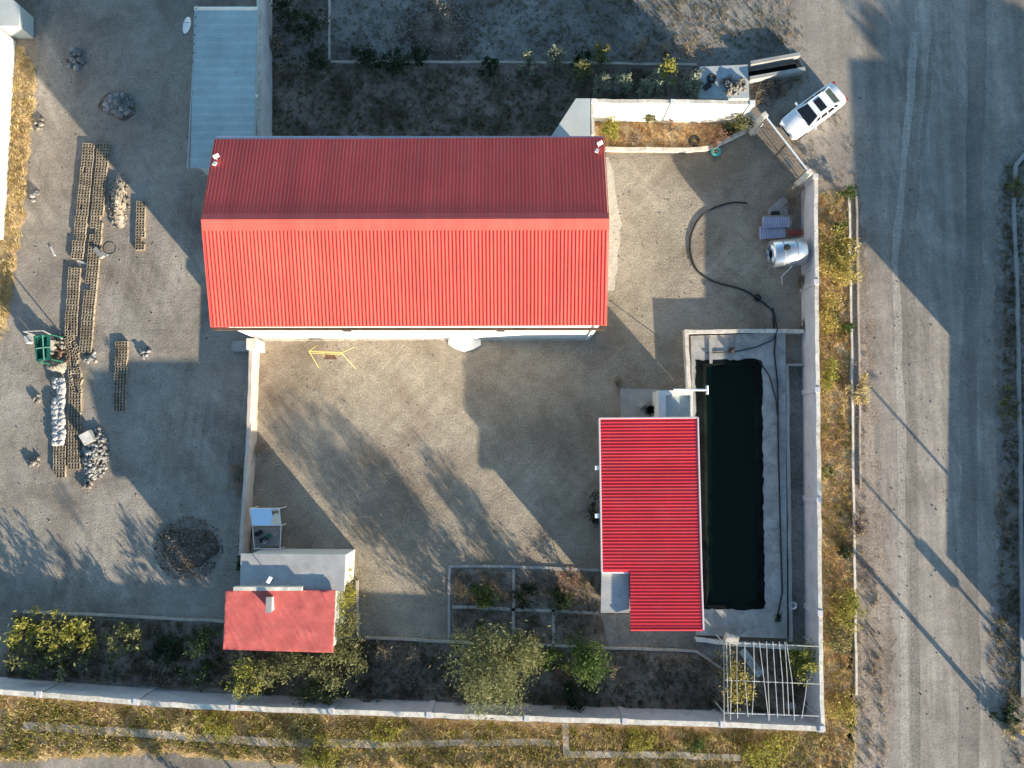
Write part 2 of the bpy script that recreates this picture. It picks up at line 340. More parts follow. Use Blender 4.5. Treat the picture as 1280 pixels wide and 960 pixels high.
east = wall([(1001, 236), (1002, 420), (1004, 600), (1006, 805), (1008, 894)], 'long east boundary wall with pale inner face beside the pool and the road verge', .2, 2.45, 1, pil=6.5)
south = wall([(-40, 843), (0, 846), (260, 866), (640, 880), (905, 888), (1009, 893)], 'long low south boundary wall with a whitish top behind the planted bed', .26, 2.3, -1, pil=6.2)
wall([(737, 152), (860, 153), (924, 154)], 'bright white wall behind the dry flower bed near the gate', .2, 3.0, 1, 'white_wall', pil=4.2, pilmat='white_wall')
wall([(737, 190), (737, 150)], 'short grey cross wall between the long red roof and the flower bed', .14, 3.0, 1, 'pale')
wall([(925, 153), (942, 170)], 'short stub of wall joining white wall to the gate', .16, 1.7, 1, 'white_wall')
wall([(325, 428), (321, 550), (316, 622), (312, 690)], 'low pinkish wall between the gravel yard and the courtyard', .16, 1.5, -1, 'pink', capmat='pink')
wall([(336, -60), (336, 190)], 'tall dull pink wall beside the blue roofed shed', .25, 2.5, 1, 'wall')
kerb([(411, -60), (411, 79)], 'thin kerb at the west edge of the field')
kerb([(411, 79), (640, 80), (871, 83)], 'long thin kerb between field and dark north bed')
kerb([(30, 766), (160, 771), (281, 778)], 'thin kerb on the north edge of the leafy west bed')
kerb([(456, 798), (565, 803), (640, 806), (870, 815), (903, 838)], 'long kerb along the south bed below the garden plots')
kerb([(563, 800), (563, 709), (660, 710), (749, 714)], 'thin kerb framing the garden plots', mat='conc', h=.08)
kerb([(450, 792), (448, 725)], 'short kerb beside the vine east of the hut')
kerb([(757, 190), (860, 191), (885, 189), (910, 178), (934, 166)], 'curved pale kerb in front of the flower bed', .3, .18, 'cap')
kerb([(30, 911), (150, 919), (330, 931), (470, 934)], 'wide flat kerb strip in the dry grass, western one', .5, .16, 'kerb')
kerb([(470, 934), (660, 930), (698, 932)], 'wide flat kerb strip in the dry grass, middle one', .4, .14, 'kerb')
kerb([(702, 905), (704, 946), (820, 946), (925, 950)], 'L shaped flat kerb strip in the dry grass near the corner', .4, .16, 'kerb')
kerb([(1059, 246), (1062, 420), (1064, 560), (1066, 700), (1068, 868)], 'long thin kerb between the dry verge and the road', .14, .16, 'cap')
kerb([(1069, 246), (1072, 430), (1074, 610)], 'second thin kerb on the road side of the verge', .12, .12, 'kerb')
kerb([(1282, 188), (1266, 208), (1264, 260), (1268, 380), (1271, 520), (1273, 700), (1274, 870)], 'pale kerb along the far east side of the road', .22, .2, 'conc')
# garden divisions
for a, b_, l in (((640, 711), (640, 803), 'middle'), ((566, 760), (748, 768), 'crosswise'), ((690, 760), (690, 805), 'eastern')):
    kerb([a, b_], 'low earth ridge dividing the garden plots, the ' + l + ' one', .2, .05, 'kerb', 'earth_ridge', 'ridge')

# ------------------------------------------------------------------ corrugated panels and buildings
def corr(c00, c10, c11, c01, pitch=.21, depth=.055, under=.06):
    """ribbed sheet; ribs repeat from c00 towards c10 and run towards c01"""
    c00, c10, c11, c01 = (Vector(c) for c in (c00, c10, c11, c01))
    nrm = (c10 - c00).cross(c01 - c00).normalized(); n = max(1, round((c10 - c00).length / pitch))
    us, hs = [], []
    for i in range(n):
        for u, h in ((0, 0), (.5, 0), (.62, 1), (.88, 1)): us.append((i + u) / n); hs.append(h * depth)
    us.append(1.0); hs.append(0)
    V = [c00.lerp(c10, u) + nrm * h for u, h in zip(us, hs)] + [c01.lerp(c11, u) + nrm * h for u, h in zip(us, hs)]
    k = len(us); Fc = [[i, i + 1, k + i + 1, k + i] for i in range(k - 1)]
    m_ = MB().add(V, Fc)
    lo = [c - nrm * under for c in (c00, c10, c11, c01)]; hi = [c - nrm * .004 for c in (c00, c10, c11, c01)]
    m_.add(lo + hi, [[3, 2, 1, 0], [4, 5, 6, 7], [0, 1, 5, 4], [1, 2, 6, 5], [2, 3, 7, 6], [3, 0, 4, 7]])
    return m_
# long warehouse
he, hr = 6.3, 7.95
SW, SE = P(265, 409, he), P(757, 407, he); NW, NE = P(270, 174, he), P(754, 171, he); RW, RE = P(253, 275, hr), P(760, 274, hr)
bw = thing('warehouse', 'long white building under a two tone red ribbed gable roof', 'building', (*((SW + NE) / 2).xy, 0))
A, B, C_, D = P(320, 423, 0), P(738, 423, 0), None, None
yN = NE.y - .45; walls = MB()
wx0, wx1, wy0 = A.x, B.x, A.y
ry = RW.y
rz = lambda y: hr - .12 - (hr - he) * ((y - ry) / (NE.y - ry) if y > ry else (ry - y) / (ry - SW.y))
V = []
for x in (wx0, wx1): V += [(x, wy0, -.1), (x, yN, -.1), (x, yN, rz(yN)), (x, ry, hr - .12), (x, wy0, rz(wy0))]
walls.add(V, [[0, 1, 2, 3, 4], [9, 8, 7, 6, 5], [0, 5, 6, 1], [1, 6, 7, 2], [2, 7, 8, 3], [3, 8, 9, 4], [4, 9, 5, 0]])
walls.build('wall', M['white_wall'], bw)
corr(SW, SE, RE, RW, .215, .06).build('south_roof', M['red_s'], bw)
corr(NE, NW, RW, RE, .215, .05).build('north_roof', M['red_s'], bw)
rc = MB(); up = Vector((0, 0, .055)); s_ = (SW - RW).normalized() * .62; n_ = (NW - RW).normalized() * .42
e = Vector((.05, 0, 0))
V = [RW - e + s_ + up, RE + e + s_ + up, RE + e + up * 1.5, RW - e + up * 1.5, RW - e + n_ + up, RE + e + n_ + up]
rc.add(V + [v - Vector((0, 0, .03)) for v in V], [[0, 1, 2, 3], [3, 2, 5, 4], [7, 6, 9, 8], [8, 9, 10, 11], [0, 6, 7, 1], [4, 5, 11, 10], [0, 3, 9, 6], [3, 4, 10, 9], [1, 7, 8, 2], [2, 8, 11, 5]])
rc.build('ridge_cap', M['red_s'], bw)
MB().box(((SW.x + SE.x) / 2, SW.y - .1, he - .08), (SE.x - SW.x, .16, .15)).build('gutter', M['brown'], bw)
MB().box(((NW.x + NE.x) / 2, NW.y + .1, he - .06), (NE.x - NW.x, .18, .14)).build('gutter', M['galv'], bw)
for (a, b_) in ((SW, RW), (RW, NW), (SE, RE), (RE, NE)):
    sx = -.04 if a in (SW, RW) and b_ in (RW, NW) else .04
    o3 = Vector((sx, 0, 0)); dz_ = Vector((0, 0, .2)); tk = Vector((sx * .8, 0, 0))
    v = [a + o3 - dz_, b_ + o3 - dz_, b_ + o3 + Vector((0, 0, .05)), a + o3 + Vector((0, 0, .05))]
    MB().add(v + [x + tk for x in v], [[0, 1, 2, 3], [7, 6, 5, 4], [0, 4, 5, 1], [1, 5, 6, 2], [2, 6, 7, 3], [3, 7, 4, 0]]).build('bargeboard', M['red_s'], bw)
for px in (436, 626):
    p = P(px, 415, 3.0); MB().box((p.x, wy0 - .02, 3.6), (.5, .06, .55)).build('vent', M['rubber'], bw)
for x in (wx0 + .3, (wx0 + wx1) / 2, wx1 - .3):
    MB().tube([(x, SW.y - .08, he - .15), (x, SW.y - .05, he - .4), (x, wy0 - .08, he - .7), (x, wy0 - .08, .1)], .05).build('downpipe', M['white'], bw)
p = P(581, 424)
MB().box((p.x, wy0 - .02, 1.3), (1.9, .07, 2.6)).build('door', M['white'], bw)
tag(MB().prism([v.xy for v in PP([(561, 424), (601, 424), (601, 432), (592, 437), (580, 440), (568, 436), (561, 431)])], 0, .2).build('entrance_step', M['white_wall']), 'rounded cream step at the door of the white building', 'step')
# floodlights on roof corners
def floodlight(px, py, z, label):
    p = P(px, py, z); r = thing('floodlight', label, 'lamp', p, 'floodlights on the roof corners')
    MB().tube([p - Vector((0, 0, .45)), p + Vector((0, 0, .25))], .035).build('bracket', M['steel'], r)
    MB().box(p + Vector((.05, .1, .35)), (.34, .22, .12), .5, ('X', .5)).build('lamp_head', M['white'], r)
    MB().box(p + Vector((-.1, -.28, .15)), (.2, .26, .08), -.4, ('X', -.4)).build('lamp_head', M['white'], r)
floodlight(272, 200, 6.75, 'white twin floodlight on the west end of the red roof')
floodlight(748, 184, 6.6, 'white twin floodlight on the northeast corner of the red roof')
# blue grey shed
zs = 3.0
c = PP([(238, 210), (322, 210), (322, 8), (243, 8)], zs); c[1].x = c[2].x
sh = thing('shed', 'long shed with a dull blue grey sheet roof west of the wall', 'building', (*((c[0] + c[2]) / 2).xy, 0))
MB().prism([(c[0].x + .35, c[0].y + .2), (c[1].x - .05, c[1].y + .2), (c[2].x - .05, c[2].y - .2), (c[3].x + .35, c[3].y - .2)], -.1, zs - .08).build('wall', M['pale'], sh)
corr(c[1], c[2], c[3], c[0], .62, .03).build('roof', M['blue_roof'], sh)
MB().box((c[0].x * .5 + c[3].x * .5 - .03, (c[0].y + c[3].y) / 2, zs - .05), (.06, c[3].y - c[0].y, .16), -.02).build('fascia', M['pale'], sh)
MB().box(((c[0].x + c[3].x) / 2 + .3, (c[0].y + c[3].y) / 2 + 1, 1.1), (.1, 1.4, 2.2)).build('door', M['steel'], sh)
for k in (47, 122):
    p = P(321, k, 2.65); r = thing('wall_lamp', 'small white lamp on the wall by the blue shed, ' + ('upper one' if k == 47 else 'lower one by the long roof'), 'lamp', p, 'small lamps on the shed wall')
    MB().lathe(p, [(.04, -.1), (.04, .12), (.12, .14), (.14, .24), (.05, .32)], 10).build('lamp_shade', M['white'], r)
    MB().tube([p + Vector((0, 0, -.08)), p + Vector((-.22, .02, -.05))], .025).build('bracket', M['steel'], r)
p = P(237, 33, 2.4); r = thing('satellite_dish', 'pale satellite dish on the west side of the blue shed', 'satellite dish', p)
d_ = MB(); V = []; n = 20
for k, (rr, zz) in enumerate(((.02, 0), (.22, .03), (.42, .11), (.55, .2))):
    V += [(rr * math.cos(2 * math.pi * i / n), rr * math.sin(2 * math.pi * i / n), zz) for i in range(n)]
mt = Matrix.Rotation(R(-40), 3, 'Y'); V = [p + mt @ Vector(v) for v in V]
d_.add(V, [[k * n + i, k * n + (i + 1) % n, (k + 1) * n + (i + 1) % n, (k + 1) * n + i] for k in range(3) for i in range(n)]).build('dish', M['white'], r, True)
MB().tube([p, p + Vector((.35, 0, -.1)), p + Vector((.35, 0, -1.2))], .04).build('mast', M['steel'], r)
MB().tube([p + mt @ Vector((.5, 0, .2)), p + mt @ Vector((0, 0, .62))], .02).build('feed_arm', M['steel'], r)
# pump house
zw, ze = 3.25, 3.65
rf = lambda px, py: P(px, py, zw + (ze - zw) * (px - 748) / 130)
ph = thing('pump_house', 'small house beside the pool with a bright red ribbed roof and notched corner', 'building', (*P(815, 650).xy, 0))
q = [rf(749, 523), rf(752, 715), rf(876.5, 715), rf(872, 522)]
corr(q[2], q[3], q[0], q[1], .205, .06).build('roof', M['red_s2'], ph)
q2 = [rf(787.5, 715), rf(788, 787), rf(879, 787), rf(876.5, 715)]
corr(q2[2], q2[3], q2[0], q2[1], .205, .06).build('lower_roof', M['red_s2'], ph)
for a, b_ in ((q[0], q[1]), (q[3], q2[3]), (q2[3], q2[2]), (q[0], q[3]), (q2[1], q2[2])):
    MB().tube([a + Vector((0, 0, .04)), b_ + Vector((0, 0, .04))], .06, 6).build('edge_flashing', M['trim'] if a is not q2[1] else M['red_s2'], ph)
hw = [P(756, 527), P(752.5, 724), P(866, 775), P(862, 525)]
MB().prism([(hw[0].x, hw[0].y), (hw[0].x, P(0, 706).y), (P(792, 706).x, P(0, 706).y), (P(792, 745).x, P(0, 762).y), (P(860, 640).x, P(0, 762).y), (P(860, 640).x, hw[0].y)], -.1, 3.1).build('wall', M['pale'], ph)
MB().prism([v.xy for v in PP([(757, 707), (791, 707), (791, 752), (757, 752)])], -.1, 2.84).build('wall', M['pale'], ph)
MB().prism([v.xy for v in PP([(752, 716), (786, 716), (787, 766), (751, 766)], 3.0)], 2.85, 3.0).build('flat_roof', M['slab'], ph)
a, b_ = P(752, 715, 3.2), P(786, 715, 3.2); MB().box(((a.x + b_.x) / 2, a.y - .04, 3.14), (b_.x - a.x, .1, .26)).build('upstand', M['white'], ph)
for py in (585, 645):
    p = rf(747.5, py); MB().box((p.x - .05, p.y, p.z - .12), (.26, .26, .3)).build('rafter_end', M['white'], ph)
p = P(756, 600); MB().box((p.x - .04, p.y, 1.05), (.06, .95, 2.1)).build('door', M['steel'], ph)
for py in (560, 660): f_ = MB().box((p.x - .03, P(0, py).y, 1.6), (.06, 1.2, 1.0)).build('window', M['white'], ph); MB().box((p.x - .05, P(0, py).y, 1.6), (.05, 1.06, .86)).build('pane', M['glass'], f_)
# annex cistern
an = thing('cistern', 'small rendered tank house with a pale rim north of the red pump house', 'cistern', (*P(845, 508).xy, 0))
o4 = PP([(823, 488), (866, 488), (866, 523), (823, 523)], 2.4); i4 = PP([(832, 494), (863, 494), (863, 523), (832, 523)], 2.4)
MB().prism([v.xy for v in o4], -.1, 2.15).build('tank_body', M['white_wall'], an)
rim = MB()
rim.prism([o4[0].xy, o4[1].xy, i4[1].xy, i4[0].xy], 2.151, 2.45); rim.prism([o4[0].xy, i4[0].xy, i4[3].xy, o4[3].xy], 2.151, 2.449); rim.prism([i4[1].xy, o4[1].xy, o4[2].xy, i4[2].xy], 2.151, 2.448)
rim.build('rim', M['white_wall'], an); MB().prism([v.xy for v in i4], 2.155, 2.2).build('lid', M['blue_roof'], an)
pp = thing('water_pipe', 'white pipe with a tee end reaching over the pool edge', 'pipe', (*P(860, 487).xy, 0))
a, b_ = P(842, 487, 2.62), P(884, 487.5, 2.62)
MB().tube([a, b_], .07).tube([b_ - Vector((0, .28, 0)), b_ + Vector((0, .28, 0))], .085).build('spout', M['white'], pp)
MB().tube([P(858, 487, 2.62), P(858, 487, 2.45)], .05).tube([P(858, 487, 2.6), P(858, 455, .6)], .03).build('riser', M['white'], pp)
pad = tag(MB().prism([v.xy for v in PP([(775, 486), (823, 487), (822, 524), (776, 524)])], -.05, .25).build('concrete_pad', M['conc']), 'square grey concrete pad north of the pump house', 'pad')
bp = P(811, 513, .25); ba = thing('barrel', 'open black barrel on the concrete pad', 'barrel', bp)
MB().lathe(bp, [(.27, 0), (.3, .12), (.3, .7), (.27, .72), (.25, .7), (.25, .1)], 18).build('drum', M['rubber'], ba)
MB().lathe(bp + Vector((0, 0, .25)), [(.24, 0), (.24, .1)], 18).build('contents', M['liner'], ba)
tag(MB().box(P(802, 506, .5), (.5, .25, .5), .7).build('stone_lump', M['conc']), 'pale lump of concrete beside the black barrel', 'lump')
tag(MB().tube([P(822, 521, 1.6), P(830, 507, 2.4)], .04).tube([P(826, 522, 1.6), P(832, 510, 2.4)], .04).tube([P(824, 521.5, 1.75), P(828, 521.5, 1.75)], .03).tube([P(827, 514, 2.05), P(831, 514, 2.05)], .03).build('ladder', M['white']), 'short white ladder leaning on the small tank house', 'ladder')
# hut
hu = thing('hut', 'little hut with a faded red membrane roof ridged like twig shadows among bushes', 'building', (*P(350, 770).xy, 0))
zr0, zr1 = 4.35, 3.5
g = 10; V = []; tl, tr, br, bl = P(282, 738, zr0), P(419, 738, zr0), P(416, 816, zr1), P(279, 812, zr1)
nx, ny = 90, 50
for j in range(ny + 1):
    for i in range(nx + 1):
        v = tl.lerp(tr, i / nx).lerp(bl.lerp(br, i / nx), j / ny)
        x_, y_ = i * .086, j * .09
        dd = .05 * mnoise.noise(Vector((x_ * .8, y_ * .8, 3.1))) + .085 * (1 - abs(mnoise.noise(Vector((x_ * 1.9 - y_ * 1.6, x_ * .22 + y_ * .26, 9.7)))) * 2.2) ** 3 * .5  # diagonal ridges shape twig shadow streaks into the membrane
        if 0 < i < nx and 0 < j < ny: v = v + Vector((0, 0, dd))
        V.append(v)
k = nx + 1
Fc = [[j * k + i, (j + 1) * k + i, (j + 1) * k + i + 1, j * k + i + 1] for j in range(ny) for i in range(nx)]
mm = MB().add(V, Fc); lo = [v - Vector((0, 0, .14)) for v in (tl, tr, br, bl)]; hi = [v - Vector((0, 0, .05)) for v in (tl, tr, br, bl)]
mm.add(lo + hi, [[0, 1, 2, 3], [7, 6, 5, 4], [0, 4, 5, 1], [1, 5, 6, 2], [2, 6, 7, 3], [3, 7, 4, 0]]); mm.build('roof', M['membrane'], hu, True)
a, b_ = P(290, 740), P(410, 805); MB().prism([(tl.x + .3, tl.y - .1), (tr.x - .3, tr.y - .1), (tr.x - .3, br.y + .3), (tl.x + .3, br.y + .3)], -.1, [4.1, 4.1, 3.3, 3.3]).build('wall', M['pale'], hu)
sl_ = PP([(301, 692), (432, 693), (430, 739), (300, 736)], 4.05)
MB().prism([v.xy for v in sl_], 3.87, 4.05).build('flat_roof', M['slab'], hu)
MB().prism([(sl_[0].x + .15, sl_[0].y - .2), (sl_[1].x - .25, sl_[1].y - .2), (sl_[2].x - .25, tl.y), (sl_[3].x + .15, tl.y)], -.1, 3.865).build('porch_wall', M['pale'], hu)
a, b_ = P(292, 737, 4.4), P(378, 736, 4.4); MB().box(((a.x + b_.x) / 2, a.y + .05, 4.25), (b_.x - a.x, .22, .42)).build('parapet', M['cap'], hu)
p = P(338, 757, 4.4); MB().box((p.x, p.y + .1, 4.35), (.28, .8, .6)).build('chimney', M['cap'], hu); MB().box((p.x, p.y + .1, 4.685), (.36, .9, .07)).build('chimney_cap', M['conc'], hu)
p = P(341, 724, 4.05); r = thing('roof_lamp', 'small white lamp on a thin post above the grey hut roof', 'lamp', p)
MB().tube([p, p + Vector((0, 0, .8))], .025).build('post', M['steel'], r); MB().box(p + Vector((.05, .1, .85)), (.2, .4, .12), -.5).build('lamp_head', M['white'], r)
# solar panel frame
a = PP([(315, 635), (351, 635), (351, 657), (315, 657)], 1.25)
sp = thing('glass_stand', 'pale framed stand with a shiny sky blue top by the low wall', 'stand', (*P(333, 662).xy, 0))
zt = [1.15, 1.15, 1.5, 1.5][::-1]
tp = [Vector((v.x, v.y, z)) for v, z in zip(a, (1.62, 1.62, 1.2, 1.2))]
MB().add(tp + [v - Vector((0, 0, .05)) for v in tp], [[3, 2, 1, 0], [4, 5, 6, 7], [0, 1, 5, 4], [1, 2, 6, 5], [2, 3, 7, 6], [3, 0, 4, 7]]).build('glass_top', M['panel'], sp)
fr = MB()
for i in range(4): fr.tube([tp[i] + Vector((0, 0, .01)), tp[(i + 1) % 4] + Vector((0, 0, .01))], .035, 6)
lowp = PP([(318, 686), (350, 686)], .9)
for i in (0, 1): fr.tube([tp[3 - i], lowp[i] + Vector((0, 0, 0))], .03, 6)
fr.tube([lowp[0], lowp[1]], .03, 6); fr.build('frame', M['white'], sp)
for v in tp + lowp: MB().tube([Vector((v.x, v.y, 0)), v], .03, 6).build('leg', M['white'], sp)
MB().box(P(333, 671, .45), (1.7, 1.2, .06), 0).build('shelf', M['steel'], sp)
for k in range(7):
    p = P(320 + random.uniform(0, 27), 664 + random.uniform(0, 16), .48)
    o = tag(MB().lathe(p, [(.12, 0), (.16, .25), (.15, .28), (.02, .25)], 10).build('pot', M[random.choice(['rubber', 'green', 'steel'])]), 'dark pot on the shelf below the shiny blue top', 'pot', 'pots on the stand shelf')
# top-left neighbour
nb = thing('white_building', 'white walled building at the top left corner', 'building', (*P(-60, 100).xy, 0))
e0 = P(20, 52); e1 = P(6, 300)
MB().prism([e0.xy, (e0.x - 16, e0.y), (e0.x - 16, e1.y), e1.xy], -.1, 4.2).build('wall', M['white_wall'], nb)
MB().prism([(e0.x - .12, e0.y + .3), (e0.x - 16, e0.y + .3), (e0.x - 16, e1.y - .3), (e1.x - .2, e1.y - .3)], 4.201, 4.4).build('roof', M['slab'], nb)
MB().prism([v.xy for v in PP([(20, 48), (42, 48), (42, 22), (18, 2), (-20, 2), (-20, 48)])], -.1, 1.6).build('annex', M['pale'], nb)

# ------------------------------------------------------------------ pool
zd = .45
pool = thing('pool', 'narrow dark green pool with a black lined edge and grey concrete deck', 'pool', (*P(912, 605).xy, 0))
def ring(outer, inner, z0, z1):
    m_ = MB(); n = len(outer)
    V = [(*p.xy, z1) for p in outer] + [(*p.xy, z1) for p in inner] + [(*p.xy, z0) for p in outer] + [(*p.xy, z0) for p in inner]
    Fc = []
    for i in range(n):
        j = (i + 1) % n; Fc += [[i, j, n + j, n + i], [2 * n + i, 2 * n + j, j, i], [n + i, n + j, 3 * n + j, 3 * n + i]]
    return m_.add(V, Fc)
ou = PP([(862, 421), (979, 417), (981, 796), (868, 792)]); inn = PP([(879, 455), (947, 455), (951, 757), (883, 757)], zd)
ring(ou, inn, -.05, zd).build('deck', M['deck'], pool)
lo_ = jitter(PP([(870, 450), (952, 449), (956, 762), (868, 762)], zd), .22, .085, 3)
wi = PP([(885, 459), (941, 459), (945, 751), (888, 751)], .1)
def on(poly, n):      # resample closed outline
    out = []; L_ = [(poly[(i + 1) % len(poly)] - poly[i]).length for i in range(len(poly))]; T = sum(L_)
    for k in range(n):
        s = T * k / n
        for i, l in enumerate(L_):
            if s <= l: out.append(poly[i].lerp(poly[(i + 1) % len(poly)], s / l)); break
            s -= l
    return out
A_ = on(lo_, 160); B_ = on(inn, 160); C2 = on(wi, 160); V = [(p.x, p.y, zd + .012) for p in A_] + [(p.x, p.y, zd + .012) for p in B_] + [(p.x, p.y, .02) for p in C2]
MB().add(V, [[k * 160 + i, k * 160 + (i + 1) % 160, (k + 1) * 160 + (i + 1) % 160, (k + 1) * 160 + i] for k in range(2) for i in range(160)]).build('liner', M['liner'], pool)
wt = tag(MB().prism([v.xy for v in PP([(880, 456), (946, 456), (950, 756), (884, 756)], zd)], .03, .16).build('water', M['water']), 'still dark green water filling the narrow pool', 'water'); wt['kind'] = 'structure'
wall([(857, 415), (920, 414), (1000, 414)], 'low whitish wall across the north end of the pool deck', .2, .75, -1, 'cap', .05, name='low_wall')
wall([(857, 492), (855, 455), (853, 414)], 'low whitish wall along the west side of pool deck', .2, .76, -1, 'cap', .05, name='low_wall')
kerb([(979, 458), (984, 800)], 'raised kerb between pool deck and gravel strip', .2, .5, 'conc')
wall([(868, 794), (905, 799), (1006, 806)], 'low wall along the south end of pool deck above the pergola', .22, .6, -1, 'cap', .05, name='low_wall')
kerb([(980, 458), (1001, 458)], 'short kerb closing the gravel strip near the wall', .14, .5, 'conc')
tag(MB().tube([P(970, 418, .55), P(968, 440, .53), P(972, 480, .52), P(973, 560, .52), P(976, 680, .52), P(978, 740, .52), P(972, 770, .52)], .05).build('drain_pipe', M['hose']), 'thick black pipe along the east pool deck', 'pipe')
tag(MB().tube([P(948, 450, .52), P(962, 470, .52), P(970, 500, .52), P(972, 520, .55)], .04).build('pool_cable', M['hose']), 'thin black cable curving at the northeast pool corner', 'cable')
tag(MB().tube([P(966, 384, .05), P(970, 404, .1), P(972, 412, .82), P(966, 425, .52), P(945, 434, .52), P(918, 440, .52), P(882, 441, .52)], .04).build('pool_hose', M['hose']), 'thin black hose across the north end of pool deck', 'hose')
pb = P(914, 438, zd); r = thing('pool_pump', 'small round black pump on the north deck of the pool', 'pump', pb)
MB().lathe(pb, [(.18, 0), (.2, .2), (.15, .3), (.05, .34)], 14).build('pump_body', M['rubber'], r); MB().tube([pb + Vector((.15, 0, .15)), pb + Vector((.4, .1, .1))], .05).build('outlet', M['steel'], r)
tag(MB().box((P(888, 452, zd) + P(888, 425, zd)) / 2 + Vector((0, 0, .06)), (.2, 1.7, .1), 0).build('deck_plank', M['deck']), 'narrow pale board running to the pool edge', 'board')
bp = P(988, 755, 0); r = thing('bucket', 'white bucket on the gravel strip near the pool corner', 'bucket', bp)
MB().lathe(bp, [(.16, 0), (.22, .5), (.24, .52), (.2, .5), (.15, .1)], 14).build('pail', M['white'], r); MB().tube([bp + Vector((-.22, 0, .5)), bp + Vector((0, .1, .62)), bp + Vector((.22, 0, .5))], .015, 6).build('handle', M['steel'], r)

# ------------------------------------------------------------------ gate, channel and platform
g0, g1 = P(941, 168), P(990, 231); gu = (g1 - g0).normalized(); gl = (g1 - g0).length; gh = 2.75; ga = math.atan2(gu.y, gu.x)
gt = thing('gate', 'wide brown barred double gate with a pale plate at the courtyard entrance', 'gate', (*((g0 + g1) / 2).xy, 0))
for lf in (0, 1):
    s0, s1 = gl * lf / 2 + .04, gl * (lf + 1) / 2 - .04; fr = MB(); ba_ = MB()
    pt = lambda s, z: Vector((*(g0 + gu * s).xy, z))
    for z in (.15, 1.35, gh): fr.tube([pt(s0, z), pt(s1, z)], .035, 6)
    for s in (s0, s1): fr.tube([pt(s, .1), pt(s, gh)], .04, 6)
    fr.tube([pt(s0, .15), pt(s1, 1.35)], .025, 6).tube([pt(s0, 1.35), pt((s0 + s1) / 2, gh)], .02, 6)
    lfo = fr.build('gate_leaf', M['gate'], gt)
    n = 14
    for i in range(1, n): ba_.tube([pt(s0 + (s1 - s0) * i / n, .15), pt(s0 + (s1 - s0) * i / n, gh)], .012, 5)
    for z in (.55, .95, 1.75, 2.15, 2.5): ba_.tube([pt(s0, z), pt(s1, z)], .012, 5)
    ba_.build('bars', M['gate'], lfo)
MB().tube([Vector((*g0.xy, gh + .08)), Vector((*g1.xy, gh + .08))], .06, 6).build('top_rail', M['white'], gt)
c_ = (g0 + gu * gl * .72); MB().box((c_.x + .04, c_.y + .03, 1.3), (.75, .03, .85), ga).build('plate', M['pale'], gt)
for s, nm in ((-.15, 0), (gl + .2, 1)):
    c_ = g0 + gu * s; MB().box((c_.x, c_.y, 1.42), (.36, .36, 2.95), ga).build('gate_post', M['cap'], gt)
for k in range(3):
    a, b_ = P(983 + k * 6, 240 + k * 2, .6 + .1 * k), P(996 + k * 5, 224 + k * 4, .65 + .1 * k); tag(MB().box((a + b_) / 2, ((b_ - a).length, .16, .08), math.atan2(b_.y - a.y, b_.x - a.x)).build('plank', M['wood']), 'weathered grey plank leaning by the south gate post', 'plank', 'planks by the gate post')
ch = thing('drain_channel', 'open concrete channel with pale side walls beside the road', 'channel', (*P(970, 92).xy, 0))
wall_mb(PP([(935, 87), (996, 76)]), .24, -.05, .75).build('side_wall', M['conc'], ch); wall_mb(PP([(934, 106), (1002, 94)]), .24, -.05, .75).build('side_wall', M['conc'], ch)
wall_mb(PP([(996, 76), (1004, 92)]), .1, -.05, .3).build('end_wall', M['conc'], ch)
MB().prism([v.xy for v in PP([(936, 90), (994, 80), (1001, 92), (936, 103)])], -.03, .03).build('channel_bed', M['liner'], ch)
pl = tag(MB().prism([v.xy for v in PP([(872, 88), (932, 85), (934, 127), (872, 127)])], -.05, .5).build('concrete_platform', plaster('pale_platform', (.42, .46, .47), .18, dirt=(.3, .3, .29), dirt_at=(.5, .65))), 'pale concrete platform behind the white wall with a tyre on it', 'platform')
def torus(c, R_, r_, n=22, m=8):
    V = [Vector(c) + Vector(((R_ + r_ * math.cos(b)) * math.cos(a), (R_ + r_ * math.cos(b)) * math.sin(a), r_ * math.sin(b))) for a in (2 * math.pi * i / n for i in range(n)) for b in (2 * math.pi * j / m for j in range(m))]
    return MB().add(V, [[i * m + j, ((i + 1) % n) * m + j, ((i + 1) % n) * m + (j + 1) % m, i * m + (j + 1) % m] for i in range(n) for j in range(m)])
tag(torus(P(890, 98, .6), .25, .1).build('tyre', M['rubber'], smooth=True), 'black tyre lying on the pale concrete platform', 'tyre')
tag(MB().box(P(884, 108, .6), (.5, .35, .18), .6).build('black_sack', M['rubber']), 'flat black sack beside the tyre on the platform', 'sack')
tag(torus(P(895, 189, .18), .26, .11).build('plastic_ring', M['teal'], smooth=True), 'turquoise plastic ring on the gravel by the curved kerb', 'ring')
rp = P(868, 176, .02); tag(torus(rp, .3, .12).build('tyre', M['rubber'], smooth=True), 'old dark tyre half buried in dry flower bed', 'tyre')
cp = tag(MB().prism([v.xy for v in PP([(720, 123), (738, 123), (738, 172), (688, 172)], 3.2)], -.05, 3.2).build('concrete_platform', M['pale']), 'pale sloping sided concrete block north of the long red roof', 'platform')

